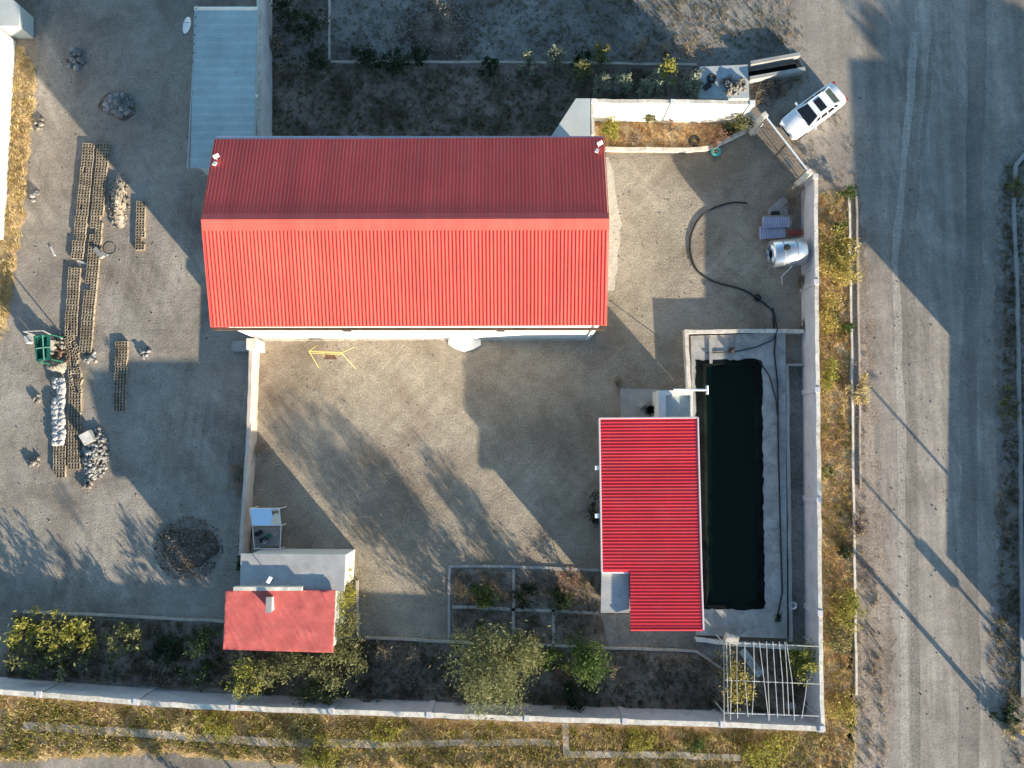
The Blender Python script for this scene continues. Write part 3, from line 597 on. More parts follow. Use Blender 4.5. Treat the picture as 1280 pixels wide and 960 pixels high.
# ------------------------------------------------------------------ tank stand and sheets
tc = P(985, 318, 0); tk = thing('water_tank', 'shiny metal drum tank on a frame against the east wall', 'water tank', (*tc.xy, 0))
a, b_ = P(964, 318, 1.5), P(1004, 314, 1.5); V = MB(); ax = (b_ - a).normalized()
V.tube([a - ax * .12, a, a + ax * .02, b_ - ax * .02, b_, b_ + ax * .12], [.55, .86, .9, .9, .86, .5], 28).build('drum', M['galv'], tk, True)
for s in (.3, .7): p = a.lerp(b_, s); V = MB(); V.tube([p - ax * .03, p + ax * .03], .915, 28).build('band', M['steel'], tk)
p = a.lerp(b_, .35); MB().lathe((p.x, p.y + .15, 2.36), [(.2, 0), (.22, .1), (.2, .14), (.1, .16)], 16).build('hatch', M['rubber'], tk)
st = MB()
for s in (.12, .88):
    for d in (-.7, .7):
        p = a.lerp(b_, s); MB().tube([(p.x, p.y + d, 0), (p.x, p.y + d * .8, 1.0)], .05, 6).build('leg', M['steel'], tk)
for d in (-.6, .6): st.tube([(a.x, a.y + d, .75), (b_.x, b_.y + d, .75)], .05, 6)
st.build('cradle', M['steel'], tk)
MB().tube([(p.x - .2, p.y - .6, 1.9), (p.x - .6, p.y - 1.1, 1.2), (p.x - .8, p.y - 1.4, .3), (p.x - .7, p.y - 1.9, .05)], .03, 6).build('outlet_hose', M['white'], tk)
for i, (pts, z, lab) in enumerate((([(953, 271), (987, 271), (987, 284), (953, 285)], .75, 'upper'), ([(949, 283), (981, 283), (982, 297), (949, 299)], .62, 'lower'))):
    c = PP(pts, z); o = corr(c[3], c[2], c[1], c[0], .16, .025, .02).build('metal_sheet', M['lav']); tag(o, lab + ' lavender ribbed metal sheet stacked beside the tank', 'metal sheet', 'sheets beside the tank')
tag(MB().prism([v.xy for v in PP([(952, 272), (986, 272), (986, 297), (952, 298)])], 0, .58).build('brick_stack', M['block']), 'low stack of blocks under the lavender sheets', 'stack')
tag(MB().box(P(993, 291, .5), (1.0, .3, .25), .03).build('steel_beam', M['redbeam']), 'short red oxide beam between tank and wall', 'beam')
tag(MB().prism([v.xy for v in PP([(960, 272), (960, 262), (978, 246), (984, 250), (984, 272)])], -.05, .12).build('concrete_pad', M['conc']), 'small wedge shaped concrete pad by the gate corner', 'pad')
tag(MB().box(P(969, 268, .3), (.5, .35, .35), 0).build('black_box', M['rubber']), 'black box on the wedge shaped concrete pad', 'box')
hp = [(934, 254), (918, 253), (903, 256), (888, 262), (876, 271), (868, 283), (863, 298), (863, 315), (867, 330), (874, 341), (886, 349), (902, 355), (922, 360), (936, 366), (946, 373), (956, 380), (966, 390), (967, 405), (968, 412)]
hp2 = []
for i in range(len(hp) - 1):
    for k in range(3):
        p0, p1, p2, p3 = (Vector((*hp[max(0, min(len(hp) - 1, i + d))], 0)) for d in (-1, 0, 1, 2)); u = k / 3
        v = .5 * ((2 * p1) + (p2 - p0) * u + (2 * p0 - 5 * p1 + 4 * p2 - p3) * u * u + (3 * p1 - p0 - 3 * p2 + p3) * u ** 3); hp2.append(P(v.x, v.y, .06))
tag(MB().tube(hp2, .06, 8).build('garden_hose', M['hose'], smooth=True), 'long thick black hose curving across the courtyard gravel', 'hose')
cc = P(946, 373, .05); V = MB(); V.tube([cc + Vector((.22 * math.cos(a), .22 * math.sin(a), .03 + .012 * a)) for a in (i * .4 for i in range(45))], .04, 6); tag(V.build('hose_coil', M['hose']), 'small coil of black hose beside the long hose', 'hose coil')

# ------------------------------------------------------------------ pergola and swing
pg = thing('pergola', 'pale pipe pergola with crooked slats in the southeast corner', 'pergola', (*P(962, 850).xy, 0)); zp = 2.45
for y in (803, 850, 890): MB().tube([P(905, y + (0 if y < 890 else 1), zp), P(1024, y + 5, zp)], .028, 6).build('beam', M['pergola'], pg)
MB().tube([P(905, 800, zp), P(905, 903, zp)], .028, 6).build('beam', M['pergola'], pg)
for i, (x0, x1, xm) in enumerate(((908, 910, 909), (912, 913, 914), (921, 922, 921), (931, 935, 931), (942, 940, 943), (949, 961, 955), (958, 962, 960), (966, 972, 969), (974, 980, 978), (981, 986, 984), (983, 993, 990), (1009, 1002, 1006))):
    y0 = 850 if i == 11 else 802; y1 = 893 + (i * 7) % 9
    MB().tube([P(x0, y0, zp + .06), P(xm, (y0 + y1) / 2, zp + .09), P(x1, y1, zp + .06)], .024, 6).build('slat', M['pergola'], pg)
for x, y in ((905, 803), (1022, 808), (905, 891), (1022, 895)):
    a = P(x, y, zp); MB().tube([(a.x, a.y, 0), a], .05, 6).build('post', M['pergola'], pg)
tag(MB().box(P(939, 828, .06), (.5, 2.0, .07), .62).build('plank', M['pergola']), 'wide pale board lying on the soil under the pergola', 'plank')
tag(MB().box(P(988, 882, .2), (.6, .35, .35), .2).build('storage_box', M['conc']), 'small grey box on the ground under the pergola', 'box')
tag(MB().box(P(913, 797, .5), (.8, .5, 1.0), -.3).build('masonry_stub', M['cap']), 'pale masonry stub at the northwest corner of pergola', 'masonry')
sw = thing('swing_seat', 'yellow metal frame swing with a small dark seat on the gravel', 'swing', (*P(408, 446).xy, 0)); zt_ = 1.25
a, b_ = P(386, 439, zt_), P(427, 441, zt_)
MB().tube([a, b_], .04).tube([a + Vector((0, -.12, 0)), b_ + Vector((0, -.12, 0))], .025).build('top_bar', M['yellow'], sw)
for p, dx in ((a, -.1), (b_, .25)):
    for dy in (.55, -.95): MB().tube([p, (p.x + dx + (.45 if dy < 0 else .35), p.y + dy, 0)], .02, 6).build('leg', M['yellow'], sw)
s0 = P(413, 446, .5); MB().box(s0, (.8, .35, .06)).build('seat', M['brown'], sw)
for dx in (-.38, .38): MB().tube([(s0.x + dx, s0.y, .5), (s0.x + dx, a.y, zt_)], .015, 6).build('hanger', M['yellow'], sw)

# ------------------------------------------------------------------ car
def make_car():
    r = thing('parked_car', 'white sedan with dark glass and sunroof parked outside the gate', 'car')
    st = [(-2.28, .62, .45, .72), (-2.2, .76, .34, .90), (-1.95, .86, .26, 1.0), (-1.4, .90, .22, 1.02), (-.6, .905, .2, 1.0), (.3, .905, .2, .97), (1.0, .90, .2, .95), (1.5, .885, .22, .89), (1.95, .83, .26, .80), (2.2, .70, .34, .68), (2.28, .52, .42, .58)]
    V = []; k = 11
    for x, w_, zb, zs_ in st:
        half = [(0, zb), (w_ * .86, zb), (w_, zb + .14), (w_ * 1.0, (zb + zs_) / 2), (w_ * .97, zs_ - .08), (w_ * .86, zs_), (0, zs_ + .025)]
        ring_ = half + [(-y, z) for y, z in half[-2:0:-1]]
        V += [(x, y, z) for y, z in ring_]
    k = 12; n = len(st)
    Fc = [[i * k + j, i * k + (j + 1) % k, (i + 1) * k + (j + 1) % k, (i + 1) * k + j] for i in range(n - 1) for j in range(k)] + [list(range(k))[::-1], list(range((n - 1) * k, n * k))]
    MB().add(V, Fc).build('body', M['car'], r, True)
    bot = [(-1.75, .70), (-1.2, .80), (.2, .81), (1.05, .76)]; top = [(-1.0, .56), (-.75, .60), (.1, .61), (.35, .57)]
    zb_ = [1.0, 1.0, .96, .94]; zt2 = [1.40, 1.44, 1.45, 1.42]
    Vb = [(x, y, z) for (x, y), z in zip(bot, zb_)] + [(x, -y, z) for (x, y), z in zip(bot[::-1], zb_[::-1])]
    Vt = [(x, y, z) for (x, y), z in zip(top, zt2)] + [(x, -y, z) for (x, y), z in zip(top[::-1], zt2[::-1])]
    MB().add(Vb + Vt, [[i, (i + 1) % 8, 8 + (i + 1) % 8, 8 + i] for i in range(8)] + [[8, 9, 14, 15], [9, 10, 13, 14], [10, 11, 12, 13]]).build('cabin', M['car'], r)
    def panel(q, name, u0, u1, v0, v1):
        q = [Vector(x) for x in q]; nn = (q[1] - q[0]).cross(q[3] - q[0]).normalized(); cen = Vector((0, 0, 1.0))
        if nn.dot(q[0] - cen) < 0: nn = -nn
        f = lambda u, v: q[0].lerp(q[1], u).lerp(q[3].lerp(q[2], u), v) + nn * .012
        c = [f(u0, v0), f(u1, v0), f(u1, v1), f(u0, v1)]; d = [x - nn * .02 for x in c]
        MB().add(c + d, [[0, 1, 2, 3], [7, 6, 5, 4], [0, 4, 5, 1], [1, 5, 6, 2], [2, 6, 7, 3], [3, 7, 4, 0]]).build(name, M['glass'], r)
    A8 = Vb + Vt; fq = lambda i: [A8[i], A8[(i + 1) % 8], A8[8 + (i + 1) % 8], A8[8 + i]]
    panel(fq(3), 'windscreen', .05, .95, .08, .96); panel(fq(7), 'rear_window', .08, .92, .15, .92)
    for s in (1, 5): panel(fq(s), 'side_window', .03, .46, .15, .88); panel(fq(s), 'side_window', .54, .97, .15, .88)
    for s in (0, 6): panel(fq(s), 'quarter_window', .25, .95, .2, .8) if s == 0 else panel(fq(s), 'quarter_window', .05, .75, .2, .8)
    for s in (2, 4): panel(fq(s), 'quarter_window', .05, .6, .2, .75) if s == 2 else panel(fq(s), 'quarter_window', .4, .95, .2, .75)
    MB().box((-.22, 0, 1.462), (.52, .86, .02)).build('sunroof', M['glass'], r)
    for sx in (-1.38, 1.38):
        for sy in (-1, 1):
            wl = MB().tube([(sx, sy * .93, .33), (sx, sy * .72, .33)], .33, 24).build('wheel', M['rubber'], r)
            MB().tube([(sx, sy * .945, .33), (sx, sy * .9, .33)], .21, 16).build('rim', M['chrome'], wl)
    for sy in (-1, 1):
        MB().box((2.08, sy * .58, .67), (.34, .3, .12), -sy * .45).build('headlight', M['lamp_w'], r)
        MB().box((-2.17, sy * .6, .84), (.16, .36, .14), sy * .3).build('tail_light', M['lamp_r'], r)
        mr = MB().box((.78, sy * 1.0, 1.0), (.12, .22, .15)).build('mirror', M['car'], r)
        for hx in (-.75, .25): MB().box((hx, sy * .905, .84), (.2, .03, .035)).build('door_handle', M['chrome'], r)
    MB().box((2.255, 0, .55), (.06, .8, .16)).build('grille', M['rubber'], r)
    MB().box((2.29, 0, .42), (.03, .5, .11)).build('number_plate', M['white'], r); MB().box((-2.28, 0, .62), (.03, .5, .11)).build('number_plate', M['white'], r)
    for yy in (-.3, .3): MB().tube([(1.13, yy, .965), (.98, yy + .45, .99)], .012, 5).build('wiper', M['rubber'], r)
    return r
car = make_car(); a, b_ = P(984, 163, .6), P(1047, 117, .6); car.location = (*((a + b_) / 2).xy, .01); d_ = a - b_; car.rotation_euler = (0, 0, math.atan2(d_.y, d_.x)); car.scale = (1.02, 1.02, 1.02)

# ------------------------------------------------------------------ hollow blocks
def block_mesh():
    m_ = MB(); lx, ly, h = .185, .39, .195; X = [-lx / 2, -lx / 2 + .026, lx / 2 - .026, lx / 2]; Y = [-ly / 2, -ly / 2 + .027, -.015, .015, ly / 2 - .027, ly / 2]
    V = [(x, y, h) for y in Y for x in X]; Fc = []
    for j in range(5):
        for i in range(3):
            if i == 1 and j in (1, 3): continue
            Fc.append([j * 4 + i, j * 4 + i + 1, (j + 1) * 4 + i + 1, (j + 1) * 4 + i])
    m_.add(V, Fc)
    for j in (1, 3):
        c = [(X[1], Y[j]), (X[2], Y[j]), (X[2], Y[j + 1]), (X[1], Y[j + 1])]
        m_.add([(*p, h) for p in c] + [(*p, .004) for p in c], [[0, 4, 5, 1], [1, 5, 6, 2], [2, 6, 7, 3], [3, 7, 4, 0], [4, 7, 6, 5]])
    c = [(X[0], Y[0]), (X[3], Y[0]), (X[3], Y[5]), (X[0], Y[5])]
    m_.add([(*p, 0) for p in c] + [(*p, h) for p in c], [[0, 1, 5, 4], [1, 2, 6, 5], [2, 3, 7, 6], [3, 0, 4, 7]])
    return m_
bmsh = block_mesh(); bme = raw_mesh('hollow_block', bmsh.V, bmsh.F, M['block'])
rows = [
    ('western long row', [(113, 180), (106, 250), (98, 324)], 4), ('eastern long row', [(131, 180), (124, 260), (117, 340), (111, 400), (108, 442)], 4),
    ('row running past the green machine', [(95, 335), (91, 400), (90, 422), (93, 447), (96, 475), (95, 530), (94, 587)], 4),
    ('short row at the foot of the white sacks', [(76, 557), (76, 594)], 4), ('short row beside the gravel heap', [(178, 252), (176, 314)], 3), ('separate row half in the shadow', [(154, 427), (151, 511)], 4)]
spots = []
for lab, pts, n in rows:
    q = PP(pts); tot = sum((b - a).length for a, b in zip(q, q[1:])); s = .22
    while s < tot:
        d = s
        for a, b in zip(q, q[1:]):
            l = (b - a).length
            if d <= l: c = a.lerp(b, d / l); u = (b - a).normalized(); break
            d -= l
        messy = lab.startswith('row running') and 4.6 < s < 8.4
        off = random.gauss(0, .012)
        for i in range(n):
            if random.random() < (.22 if messy else .025) and s > 1: continue
            nn = Vector((-u.y, u.x, 0)); p = c + nn * ((i - (n - 1) / 2) * .202 + off + random.gauss(0, .006)) + u * random.gauss(0, .012 if not messy else .05)
            spots.append((p.length, p, math.atan2(u.y, u.x) + math.pi / 2 + random.gauss(0, .03 if not messy else .22), lab))
        s += .425
spots.sort(key=lambda k: k[0]); rest = MB()
for i, (_, p, a, lab) in enumerate(spots):
    if i < 300:
        o = bpy.data.objects.new('hollow_block', bme); COL.objects.link(o); o.location = (p.x, p.y, .006); o.rotation_euler = (0, 0, a)
        tag(o, 'hollow concrete block drying in the ' + lab, 'concrete block', 'hollow blocks in the ' + lab)
    else:
        mt = Matrix.Translation((p.x, p.y, .006)) @ Matrix.Rotation(a, 4, 'Z'); rest.add([mt @ v for v in bmsh.V], bmsh.F)
if rest.V: tag(rest.build('hollow_blocks', M['block']), 'far ends of the two long rows of drying blocks', 'concrete blocks', kind='stuff')

# ------------------------------------------------------------------ heaps
def heap(name, px, py, rx, ry, h, mat, label, cat, seed, rough_=.25, rot=0):
    r_ = random.Random(seed); c = P(px, py); n, m_ = 40, 14; V = [(c.x, c.y, h)]; ph_ = [r_.uniform(0, 6.3) for _ in range(6)]
    for j in range(1, m_ + 1):
        t_ = j / m_
        for i in range(n):
            a = 2 * math.pi * i / n; k_ = 1 + .13 * math.sin(2 * a + ph_[0]) + .09 * math.sin(3 * a + ph_[1]) + .05 * math.sin(7 * a + ph_[2])
            x, y = rx * t_ * k_ * math.cos(a), ry * t_ * k_ * math.sin(a); z = h * (1 - t_ ** 1.6) * (1 + rough_ * (r_.random() - .5)) - .03 * (t_ > .99)
            V.append((c.x + x * math.cos(rot) - y * math.sin(rot), c.y + x * math.sin(rot) + y * math.cos(rot), max(z, -.03)))
    Fc = [[0, 1 + i, 1 + (i + 1) % n] for i in range(n)] + [[1 + j * n + i, 1 + (j + 1) * n + i, 1 + (j + 1) * n + (i + 1) % n, 1 + j * n + (i + 1) % n] for j in range(m_ - 1) for i in range(n)]
    return tag(MB().add(V, Fc).build(name, M[mat], smooth=True), label, cat)
def chunks(pts, smin, smax, zf=lambda d: 0, seed=1):
    """angular broken lumps"""
    r_ = np.random.default_rng(seed); n = len(pts)
    base = np.array([[-1, -1, -1], [1, -1, -1], [1, 1, -1], [-1, 1, -1], [-1, -1, 1], [1, -1, 1], [1, 1, 1], [-1, 1, 1]], float) * .5
    fq = np.array([[3, 2, 1, 0], [4, 5, 6, 7], [0, 1, 5, 4], [1, 2, 6, 5], [2, 3, 7, 6], [3, 0, 4, 7]])
    V = np.empty((n * 8, 3)); Fc = np.empty((n * 6, 4), int)
    for i, p in enumerate(pts):
        s = r_.uniform(smin, smax) * np.array([1, r_.uniform(.5, 1), r_.uniform(.3, .8)]); v = base * s * r_.uniform(.7, 1.2, (8, 1))
        q = np.array(Matrix.Rotation(r_.uniform(0, 6.3), 3, 'Z') @ Matrix.Rotation(r_.uniform(-.5, .5), 3, 'X')); V[i * 8:i * 8 + 8] = v @ q.T + np.array(p); Fc[i * 6:i * 6 + 6] = fq + i * 8
    return V, Fc
def rubble_pile(px, py, rx, ry, h, n, smin, smax, mat, label, seed, name='rubble'):
    r_ = random.Random(seed); c = P(px, py); pts = []
    for _ in range(n):
        a = r_.uniform(0, 6.3); d = r_.random() ** .6; pts.append((c.x + rx * d * math.cos(a), c.y + ry * d * math.sin(a), .03 + h * (1 - d * d) * r_.uniform(.5, 1)))
    V, Fc = chunks(pts, smin, smax, seed=seed); return tag(link(name, V, Fc, M[mat]), label, 'rubble', kind='stuff')
heap('compost_heap', 236, 685, 1.75, 1.6, .4, 'manure', 'round dark heap of compost on the shaded gravel yard', 'heap', 4)
rubble_pile(236, 685, 2.25, 2.1, .4, 900, .03, .12, 'twig', 'twigs and clods over the round compost heap', 31, 'compost_clods')
heap('compost_heap', 548, 40, 2.3, 1.7, .5, 'manure', 'wide dark heap in the shaded field', 'heap', 5)
rubble_pile(548, 40, 3.0, 2.35, .4, 1100, .03, .13, 'twig', 'clods over the wide dark heap in the field', 32, 'compost_clods')
heap('gravel_heap', 149, 250, .65, 1.8, .55, 'sand', 'long pale gravel heap beside the drying blocks', 'heap', 6, rot=.05)
rubble_pile(149, 252, .75, 1.9, .5, 160, .06, .2, 'stone', 'pale stones covering the long gravel heap', 3, 'gravel_stones')
rubble_pile(120, 567, .85, 1.75, .5, 420, .06, .3, 'rubble', 'pile of broken whitish concrete beside the drying blocks', 9)
tag(MB().box(P(110, 547, .5), (.7, .75, .5), .5, ('X', .15)).build('white_slab', M['bag']), 'white lump on top of the broken concrete pile', 'lump')
rubble_pile(148, 131, 1.0, .75, .45, 110, .07, .5, 'rubble', 'rubble heap with grey slabs in the northwest shade', 10)
heap('ash_heap', 147, 132, 1.25, 1.05, .25, 'manure', 'dark ash under the rubble heap in the northwest shade', 'heap', 12)
rubble_pile(92, 74, .8, .8, .2, 25, .1, .4, 'rubble', 'small scatter of broken concrete at the top left', 13)
rubble_pile(182, 443, .35, .4, .25, 14, .1, .3, 'rubble', 'small white rubble pile beside the shadow edge', 14)
rubble_pile(43, 578, .5, .3, .2, 16, .1, .35, 'stone', 'small stone pile on the western gravel', 15)
rubble_pile(48, 499, .3, .3, .2, 9, .1, .35, 'stone', 'small dark stone pile west of the sacks', 16)
rubble_pile(111, 607, .3, .4, .25, 9, .1, .4, 'stone', 'stones south of the broken concrete pile', 17)
rubble_pile(50, 155, .4, .5, .2, 14, .1, .35, 'stone', 'scattered lumps by the western straw verge', 18)
rubble_pile(45, 245, .4, .4, .2, 8, .1, .4, 'rubble', 'pale lumps by the western straw verge', 19)
rubble_pile(915, 112, .9, .65, .35, 70, .08, .3, 'stone', 'heap of stones on the pale concrete platform', 20).location.z += .5
# white sacks: long stack
sk0, sk1 = P(75, 476), P(75, 553); r_ = random.Random(3)
for row in range(13):
    for c2 in (0, 1):
        if row in (2, 3) and c2 == 0: continue
        sz = r_.uniform(.75, 1.2)
        p = sk0.lerp(sk1, row / 12) + Vector(((c2 - .5) * .36 + r_.uniform(-.03, .03), r_.uniform(-.04, .04), .16 + r_.uniform(0, .06)))
        V = []; n, m_ = 14, 5
        for j in range(m_ + 1):
            f = j / m_ * math.pi
            for i in range(n):
                a = 2 * math.pi * i / n; sx = abs(math.cos(a)) ** .6 * math.copysign(1, math.cos(a)); sy = abs(math.sin(a)) ** .6 * math.copysign(1, math.sin(a))
                q_ = abs(math.sin(f)) ** .5 * sz; V.append((p.x + .27 * sx * q_ + r_.uniform(-.03, .03), p.y + .26 * sy * q_ + r_.uniform(-.03, .03), p.z + .13 * math.cos(f) + r_.uniform(-.045, .045)))
        o = MB().add(V, [[j * n + i, (j + 1) * n + i, (j + 1) * n + (i + 1) % n, j * n + (i + 1) % n] for j in range(m_) for i in range(n)]).build('cement_sack', M['bag'], smooth=True)
        tag(o, 'crumpled white sack in the long stack beside the drying blocks', 'sack', 'white sacks in the long stack')
# block machine
mp = P(53, 437, 0); bm_ = thing('block_machine', 'green hopper machine on frame legs beside the drying blocks', 'machine', mp)
top_ = PP([(43, 419), (63, 418), (63, 449), (47, 452)], 1.6); hb = MB()
lo_ = [Vector((v.x * .6 + mp.x * .4, v.y * .6 + mp.y * .4, .9)) for v in top_]; inn_ = [Vector((v.x * .85 + mp.x * .15, v.y * .88 + mp.y * .12, 1.6)) for v in top_]; inl = [Vector((v.x * .7 + mp.x * .3, v.y * .7 + mp.y * .3, 1.28)) for v in top_]
hb.add(lo_ + top_ + inn_ + inl, [[3, 2, 1, 0]] + [[i, (i + 1) % 4, 4 + (i + 1) % 4, 4 + i] for i in range(4)] + [[4 + i, 4 + (i + 1) % 4, 8 + (i + 1) % 4, 8 + i] for i in range(4)] + [[8 + i, 8 + (i + 1) % 4, 12 + (i + 1) % 4, 12 + i] for i in range(4)] + [[12, 13, 14, 15]])
hb.build('hopper', M['green'], bm_)
mid = lambda a, b: (a + b) / 2
MB().tube([mid(top_[0], top_[1]), mid(top_[2], top_[3])], .04, 6).tube([mid(top_[1], top_[2]), mid(top_[3], top_[0])], .04, 6).build('cross_bars', paint('pale_green', (.12, .3, .22), .5), bm_)
for v in top_: MB().tube([(v.x, v.y, 0), (v.x, v.y, 1.55)], .05, 6).build('leg', M['green'], bm_)
MB().box((mp.x + .75, mp.y + .1, .6), (.5, .9, .5)).build('motor', M['steel'], bm_)
MB().tube([top_[0], top_[0] + Vector((-.1, .1, 1.0))], .04, 6).tube([top_[1], top_[1] + Vector((.1, .1, 1.0))], .04, 6).tube([top_[0] + Vector((-.1, .1, 1)), top_[1] + Vector((.1, .1, 1))], .04, 6).build('lever_frame', M['steel'], bm_)
tag(MB().box(P(37, 424, .2), (.4, .5, .4), .4).build('storage_box', M['bag']), 'small white box west of the green machine', 'box')
heap('sand_heap', 74, 458, .75, .55, .4, 'sand', 'small wet sand heap south of the green machine', 'heap', 21)
for (x, y, R__, lab) in ((70, 443, .3, 'western'), (80, 446, .38, 'eastern')):
    c = P(x, y, .12); tag(torus(c, R__, .1).build('tyre', M['brown'], smooth=True), 'muddy tyre beside the green machine, ' + lab + ' of two', 'tyre')
rubble_pile(73, 430, .6, .6, .4, 30, .1, .4, 'stone', 'dark clutter between the green machine and the blocks', 22)
rubble_pile(112, 448, .5, .4, .15, 10, .1, .4, 'rubble', 'broken blocks at the end of the eastern row', 23)
tag(MB().box(P(114, 447, .1), (.12, .9, .08), -.6).build('plank', M['pergola']), 'pale plank at the end of the eastern long row', 'plank')
for (x, y, lab, a) in ((66, 314, 'short pale plank on the gravel west of the blocks', .5), (103, 328, 'pale timber offcut between the two block rows', 1.2)):
    tag(MB().box(P(x, y, .06), (.12, .7, .08), a).build('plank', M['pergola']), lab, 'plank')
p = P(124, 316, .2); V = MB(); V.box(p, (.3, .8, .3), .7).box(p + Vector((.4, -.1, .1)), (.5, .15, .12), -.4); tag(V.build('hand_cart', M['steel']), 'small dark cart on the eastern row of blocks', 'cart')
tag(torus(P(137, 310, .02), .42, .012, 30, 5).build('wire_loop', M['hose']), 'thin wire loop on the gravel beside the dark cart', 'wire')
r_ = random.Random(5); pts = []
for (x0, x1, y0, y1, n) in ((20, 300, 60, 760, 420), (330, 740, 430, 700, 160), (760, 990, 200, 400, 160), (1075, 1255, 10, 950, 260), (345, 960, 5, 78, 160)):
    for _ in range(n):
        p = P(r_.uniform(x0, x1), r_.uniform(y0, y1), .01); pts.append((p.x, p.y, .015))
V, Fc = chunks(pts, .03, .10, seed=4); tag(link('pebbles', V, Fc, M['stone']), kind='stuff')

# ------------------------------------------------------------------ plants
def leaves(cent, rad, n, size, seed, clumps=None, aspect=2.2, droop=0.0, shell=.35):
    r_ = np.random.default_rng(seed); cent = np.array(cent); rad = np.array(rad)
    k = clumps or max(7, min(n // 45, 24 + n // 160))
    d = r_.normal(size=(k, 3)); d /= np.linalg.norm(d, axis=1)[:, None]
    cc = d * (r_.uniform(shell, 1, (k, 1)) ** .6) * rad * r_.uniform(.55, 1.25, (k, 1))
    ci = r_.integers(0, k, n); cs = r_.uniform(.07, .25, k)[ci][:, None]
    p = cc[ci] + r_.normal(size=(n, 3)) * cs * rad.mean() * np.array([1, 1, .8]); p[:, 2] = np.maximum(p[:, 2], -rad[2] * .98)
    u = r_.normal(size=(n, 3)); u[:, 2] = u[:, 2] * .7 + .15 - droop; u /= np.linalg.norm(u, axis=1)[:, None]
    v = np.cross(u, r_.normal(size=(n, 3))); v /= np.linalg.norm(v, axis=1)[:, None] + 1e-9
    s = size * r_.uniform(.4, 1.6, (n, 1)); p = p + cent
    V = np.stack([p - u * s * .1, p + v * s / aspect * .5 + u * s * .5, p + u * s * 1.05, p - v * s / aspect * .5 + u * s * .5], 1).reshape(-1, 3)
    return V, np.arange(n * 4).reshape(n, 4), cc + cent
def plant(px, py, rpx, h, mat, label, cat='shrub', name='shrub', n=500, size=.22, ry=None, seed=0, group=None, trunk=.05, low=None, aspect=2.2, stem_mat='bark'):
    rx = rpx * M_PX; ry_ = (ry or rpx) * M_PX; low = h * .12 if low is None else low; zc = (h + low) / 2; rz_ = (h - low) / 2
    n = int(n * 1.9) if n < 2000 else n; size *= .8 if n < 2500 else 1
    c = P(px, py, zc); rx *= (H - zc) / H; ry_ *= (H - zc) / H
    root = thing(name, label, cat, (c.x, c.y, 0), group)
    V, Fc, cc = leaves(c, (rx, ry_, rz_), n, size, seed + int(px * 7 + py), aspect=aspect); V[:, 2] = np.maximum(V[:, 2], .02)
    link('crown' if trunk > .06 else 'foliage', V, Fc, L[mat], root)
    st_ = MB(); r2 = random.Random(seed + int(px)); fork = Vector((c.x, c.y, max(low * .8, h * .22)))
    st_.tube([(c.x, c.y, 0), (c.x + .03, c.y, fork.z * .5), fork], [trunk * 1.25, trunk, trunk * .85], 7)
    for k in r2.sample(range(len(cc)), min(len(cc), 9)):
        e_ = Vector(cc[k]); m_ = fork.lerp(e_, .5) + Vector((r2.uniform(-.1, .1), r2.uniform(-.1, .1), .1)) * rx; st_.tube([fork, m_, e_], [trunk * .6, trunk * .4, trunk * .12], 5)
    st_.build('trunk' if trunk > .06 else 'stems', M[stem_mat], root); return root
# big trees of the south bed
plant(616, 834, 52, 5.8, 'pale', 'large pale olive green tree in the south bed below the garden plots', 'tree', 'broadleaf_tree', 8000, .20, trunk=.13, low=1.3, aspect=3.2)
plant(655, 815, 26, 4.4, 'olive', 'dull green side tree touching the large pale tree', 'tree', 'broadleaf_tree', 2600, .18, trunk=.08, low=1.0, aspect=3)
plant(733, 829, 27, 4.4, 'green', 'fresh green young tree in the south bed', 'tree', 'broadleaf_tree', 3200, .17, trunk=.08, low=.8)
plant(690, 823, 17, 2.4, 'green', 'small green bush left of the fresh green tree', n=350)
plant(702, 842, 13, 1.6, 'red', 'pinkish dry bush between two green ones', n=260, size=.2, aspect=4)
plant(765, 842, 13, 1.6, 'dry', 'pale twiggy dry bush right of the fresh green tree', n=220, size=.25, aspect=7)
plant(720, 872, 17, 1.5, 'dark', 'dark bush at the foot of the south wall below green tree', n=300)
plant(843, 828, 20, 1.1, 'dry', 'bare pale twiggy shrub south of the pump house', n=260, size=.3, aspect=9)
plant(510, 822, 15, 1.2, 'dry', 'pale dry clump in the middle of the dark south bed, right one', n=260, size=.35, aspect=8)
plant(475, 815, 16, 1.3, 'dry', 'pale dry clump in the dark south bed near the vine', n=240, size=.35, aspect=8)
plant(462, 868, 14, 1.0, 'dry', 'dry weeds at the wall foot below the vine', n=200, size=.3, aspect=7)
plant(580, 872, 12, .9, 'dry', 'dry weeds at the wall foot left of the large pale tree', n=160, size=.3, aspect=7)
plant(695, 886, 10, .9, 'dry', 'thin pale dry weed leaning on the south wall', n=120, size=.3, aspect=8)
# hut greenery
plant(431, 742, 16, 3.0, 'ygreen', 'olive yellow vine beside the grey hut roof', n=800, size=.16, ry=26)
plant(430, 780, 19, 3.1, 'olive', 'dense olive vine east of the red hut roof', n=900, size=.17, ry=26)
plant(428, 832, 30, 3.5, 'olive', 'tall leafy bush southeast of the hut', n=1300, size=.2, ry=34)
plant(395, 868, 26, 2.2, 'olive', 'low leafy bush against the south wall below the hut', n=700, size=.2, ry=14)
plant(368, 832, 34, 2.9, 'olive', 'leafy bush just below the red hut roof', n=1000, size=.2, ry=20)
plant(308, 850, 20, 3.7, 'ygreen', 'yellow green bush at the southwest corner of the hut', n=600, size=.2, ry=26)
plant(332, 840, 18, 3.2, 'olive', 'green bush under the hut eave', n=600, size=.18)
